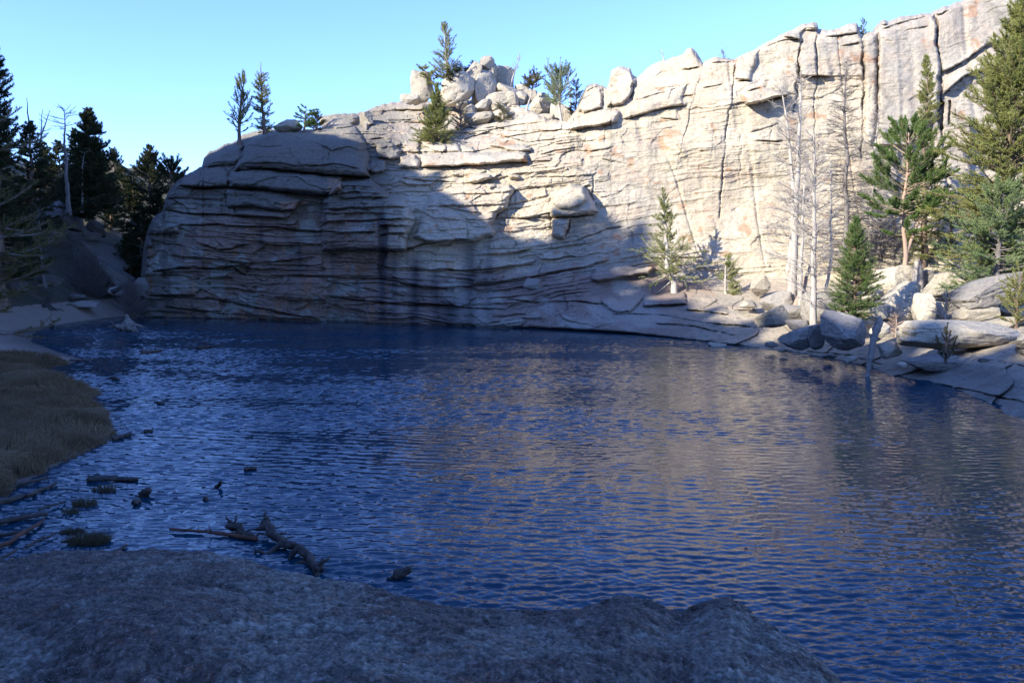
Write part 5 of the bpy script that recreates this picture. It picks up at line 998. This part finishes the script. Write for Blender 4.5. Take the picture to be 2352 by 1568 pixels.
M['red_wood'] = simple("rotten_red_wood", (0.11, 0.045, 0.025), var=.5, scale=5, bump=.5, col2=(0.05, 0.035, 0.03))
log("fallen_branch", "long thin branch with a red brown rotten end lying in the nearest water", W(389, 1214, .03), W(592, 1236, .04), .014, .028, 'red_wood', 803, wobble=.03, amp=.4, stubs=[(.35, (0, 0, .10), .010), (.5, (.01, 0, .14), .012), (.22, (-.04, -.04, .02), .02)], cat="branch")
log("driftwood_chunk", "broken pointed wood chunk floating alone right of the grey log", W(905, 1322, .02), W(945, 1303, .11), .055, .035, 'drift', 804, wobble=.05, amp=.5, ridges=.15, stubs=[(.1, (-.10, -.05, -.04), .04)], cat="driftwood")
FL = [
 ((200, 1102), (318, 1101), .06, .03, "dark log floating flat near the left bank", [(.03, (0, 0, .10), .02), (.8, (0, 0, .09), .012)]),
 ((325, 1140), (345, 1122), .07, .05, "short ragged wood stump poking up between log and root chunk", [(.2, (-.12, -.02, .0), .03), (.8, (.08, 0, .08), .02)]),
 ((306, 1156), (322, 1148), .05, .03, "small black wood lump below the ragged stump", []),
 ((498, 1118), (508, 1106), .035, .02, "small upright wood splinter with a brown side", []),
 ((560, 1078), (590, 1074), .04, .03, "little dark stick floating above the wood splinter", [(.3, (0, 0, .08), .015)]),
 ((469, 1146), (477, 1144), .045, .04, "round black wood knob right of the ragged stump", []),
 ((258, 1008), (300, 998), .06, .03, "dark branch sticking out from the grassy point", [(.5, (.2, .3, .05), .02), (.9, (.1, 0, .12), .02)]),
 ((330, 991), (352, 989), .05, .03, "dark snag tip in the water off the grassy point", []),
 ((324, 811), (372, 806), .10, .05, "straight stick floating behind the upper bank", [(.7, (.1, 0, .25), .03)]),
 ((254, 868), (272, 871), .06, .04, "short stick on the bright water beside the upper bank", []),
 ((455, 801), (480, 797), .12, .06, "dark snag with raised twigs off the cliff's foot", [(.3, (-.2, 0, .35), .03), (.6, (.1, 0, .3), .03), (.9, (.5, 0, .1), .04)]),
 ((370, 746), (384, 744), .12, .08, "small pale snag tip right of the big bleached stump", []),
 ((360, 926), (378, 925), .06, .03, "low black snag in the middle of the bright water", []),
 ((262, 1270), (292, 1250), .03, .012, "thin dark twig just beyond the foreground boulder", []),
 ((160, 829), (205, 828), .07, .03, "dark stick lying off the tip of the upper grassy bank", []),
]
for i, (a, b, r0, r1, lb, st) in enumerate(FL):
    log("floating_wood", lb, W(*a, z=.03 if i not in (1, 3) else .0), W(*b, z=.03 if i not in (1, 3) else .14), r0, r1, 'wet_wood', 820+i, wobble=.05, amp=.4, stubs=st, cat="driftwood", group="wood floating in the pond", sides=9)
ST = [((-60, 1290), (100, 1192), .035, .022, 'red_wood', "long orange brown stick slanting up through the corner debris"), ((-60, 1206), (110, 1180), .045, .03, 'wet_wood', "thick dark stick lying level in the corner debris"),
 ((-60, 1165), (60, 1138), .06, .04, 'wet_wood', "wet log end at the left edge under the grass"), ((20, 1118), (112, 1096), .03, .02, 'wet_wood', "dark stick under the lip of the lower grass bank"),
 ((60, 1140), (130, 1108), .035, .02, 'wet_wood', "short stick on the bright pool near the corner debris"), ((60, 1256), (130, 1222), .02, .012, 'wet_wood', "thin stick parallel to the orange brown one"),
 ((90, 1170), (150, 1150), .018, .01, 'wet_wood', "thin twig right of the thick dark stick"), ((140, 1245), (180, 1232), .015, .01, 'wet_wood', "thin twig left of the water tussock"), ((-40, 1230), (70, 1222), .03, .02, 'wet_wood', "half sunk stick between the two longest corner sticks"),
 ((-50, 1320), (40, 1262), .02, .015, 'wet_wood', "lowest thin stick in the left corner")]
for i, (a, b, r0, r1, mt, lb) in enumerate(ST):
    log("fallen_stick", lb, W(*a, z=.05), W(*b, z=.04), r0, r1, mt, 850+i, wobble=.04, amp=.3, stubs=[(.5, (.03, .02, .08), .01)] if i % 2 else [], cat="stick", group="sticks heaped in the left corner", sides=8)
log("fallen_log", "pale thin log lying across the lower grass bank", W(-60, 968, .32), W(150, 953, .30), .045, .03, 'drift', 870, wobble=.02, amp=.15, stubs=[(.85, (0, 0, .12), .02)])
log("fallen_log", "short dark log end in the grass at the left edge", W(-40, 898, .35), W(30, 918, .25), .07, .06, 'wet_wood', 871)
log("fallen_branch", "crooked dark branch lying on the beach", W(78, 741, .12), W(112, 752, .08), .06, .04, 'wet_wood', 872, cat="branch", wobble=.1, stubs=[(.6, (.35, .1, .12), .04), (.8, (-.3, .1, .08), .03)])
log("fallen_branch", "thin branch along the back of the beach", W(160, 712, .5), W(214, 706, .45), .05, .02, 'wet_wood', 873, cat="branch")
log("fallen_log", "thin grey log on the sand in front of the willow", W(268, 712, .3), W(318, 718, .25), .06, .03, 'drift', 874)
log("fallen_log", "thick pale log leaning at the gully's mouth", at(258, 672, 53), at(312, 640, 54.5), .18, .09, 'drift', 875, stubs=[(.1, (-.4, 0, .05), .08)])
a = at(2020, 732, 26.0); b = W(1989, 872, -.1)
log("leaning_log", "pale bleached log leaning from the shore down into the water", a, b, .125, .06, 'bleached', 880, wobble=.03, amp=.38, sides=14, stubs=[(.04, (-.35, 0, .12), .07), (.10, (-.30, 0, -.15), .06), (.72, (.45, -.3, -.42), .05), (.9, (-.3, 0, -.02), .03), (.85, (-.16, .1, .08), .025)])
def stump(name, label, c, r, h, mat, seed, roots, lean=(0, 0), group=None):
    root = empty(name, V3(c), label, "stump", group); n = 26; s = np.linspace(0, 1, n); sides = 28
    path = np.stack([lean[0]*s**1.3, lean[1]*s, h*s-.1], -1); rad = r*(.22+.78*(1-s)**1.6)*(1+.25*np.sin(s*9+seed))*np.clip((1-s)*9+.25, 0, 1)
    solid("trunk", path, rad, sides, seed, mat, .45, root, ridges=.16)
    rs = np.random.RandomState(seed)
    for k in range(roots):
        a = k*2*math.pi/roots+rs.uniform(-.3, .3); L = r*rs.uniform(.9, 1.8); p0 = np.array([math.cos(a)*r*.5, math.sin(a)*r*.5, h*.18]); p1 = p0+np.array([math.cos(a)*L, math.sin(a)*L, -h*.22+rs.uniform(-.05, .12)*h])
        solid("root", wob(p0, p1, 10, seed+k, .12), r*.17*np.linspace(1, .25, 10), 8, seed+90+k, mat, .3, root)
c = W(294, 752, 0)
stump("tree_stump", "big bleached stump with a raised point standing in the far left water", c, .52, .85, 'bleached', 890, 7, lean=(-.05, 0))
log("driftwood_log", "bleached snag arm lying against the big far stump", W(262, 748, .25), W(312, 758, .1), .10, .16, 'bleached', 895, wobble=.08, amp=.6, stubs=[(.1, (-.3, 0, .25), .06), (.5, (.3, -.2, .2), .06), (.9, (.5, -.2, -.1), .08), (.3, (-.1, -.3, .05), .05)])
stump("root_stump", "upturned root stump with spider like roots on the beach", at(108, 712, 47.5), .40, .95, 'drift', 891, 11, lean=(.1, 0))

# ------------------------------------------------------------------ grass
M['grass'] = leaf("dry_grass", (0.17, 0.125, 0.07), (0.26, 0.195, 0.115), scale=1.1)
M['grass_green'] = leaf("sedge", (0.06, 0.055, 0.03), (0.10, 0.085, 0.05), scale=2.0)
def blades(rs, x, y, z, ln, wd, head, tilt):
    n = len(x); l = ln*rs.uniform(.35, 1.35, n); dx, dy = np.cos(head), np.sin(head)
    b = np.stack([x, y, z], -1); sd = np.stack([-dy, dx, np.zeros(n)], -1)*(wd*.5)[:, None]
    ra = rs.uniform(0, 6.28, n); sd = sd*.3+np.stack([np.cos(ra), np.sin(ra), np.zeros(n)], -1)*(wd*.5)[:, None]
    m = b+np.stack([dx*tilt*.35*l, dy*tilt*.35*l, .62*l], -1); tip = b+np.stack([dx*tilt*l, dy*tilt*l, (1-.45*tilt)*l*.95], -1)
    v = np.stack([b-sd, b+sd, m+sd*.8, m-sd*.8, tip], 1).reshape(-1, 3); k = np.arange(n)[:, None]*5
    f = np.concatenate([k+[0, 1, 2], k+[0, 2, 3], k+[3, 2, 4]]); return v, f
def field():
    rs = np.random.RandomState(77); n = 1500000
    y = 9+22*rs.rand(n)**1.25; x = -5.5-24*rs.rand(n)
    m = (x > -0.70*y-1.2); x, y = x[m], y[m]
    d = sdist(x, y, POND); beach = 27.6+.8*vn(x/2, 0.5, seed=9)+np.clip((-17-x)*.12, -.5, 2)
    edge = -0.05+.16*vn(x/.5, y/.5, seed=8)
    m = (d > edge) & (y < beach) & (rs.rand(len(x)) < np.clip(.75+.9*fbm(x/.35, y/.35, o=2, seed=5), .35, 1)); x, y, d = x[m], y[m], d[m]
    z = np.maximum(ground_z(x, y), -.02); head = 2.2*fbm(x/1.3, y/1.3, o=2, seed=3)*2+rs.normal(0, .45, len(x))-0.6
    ln = .33*(1+.6*fbm(x/.9, y/.9, o=2, seed=4))*np.clip(d*1.2+.45, 0, 1)
    return blades(rs, x, y, z-.02, ln, np.full(len(x), .0075)+.00022*y, head, np.clip(.72+.35*vn(x, y, seed=6)+rs.normal(0, .15, len(x)), .05, 1))
v, f = field(); tag(mesh("grass", v, f, M['grass'], smooth=False), kind="stuff")
def tussock(px, py, r, h, n, lb, seed):
    rs = np.random.RandomState(seed); c = W(px, py, 0); a = rs.uniform(0, 6.28, n); rr = r*np.sqrt(rs.rand(n))
    v, f = blades(rs, rr*np.cos(a), rr*np.sin(a)*.7, np.full(n, -.03), h, np.full(n, .006), a+rs.normal(0, .5, n), np.clip(rs.normal(.5, .25, n)*(rr/r+.3), 0, 1))
    o = mesh("sedge_tussock", v, f, M['grass_green'], smooth=False); o.location = V3(c); tag(o, lb, "grass clump", "sedge clumps standing in the water")
tussock(205, 1245, .24, .14, 1400, "thickest sedge clump in the water behind the foreground boulder", 1); tussock(166, 1222, .14, .09, 500, "small sedge clump just left of the thickest one", 2)
tussock(246, 1128, .12, .16, 260, "sparse sedge clump below the floating dark log", 3); tussock(194, 1160, .16, .16, 380, "loose sedge clump between the log and the thickest clump", 4); tussock(162, 1178, .10, .13, 180, "thinnest sedge clump near the corner debris", 5)
tussock(222, 1125, .08, .12, 90, "few sedge blades left of the sparse clump", 6)
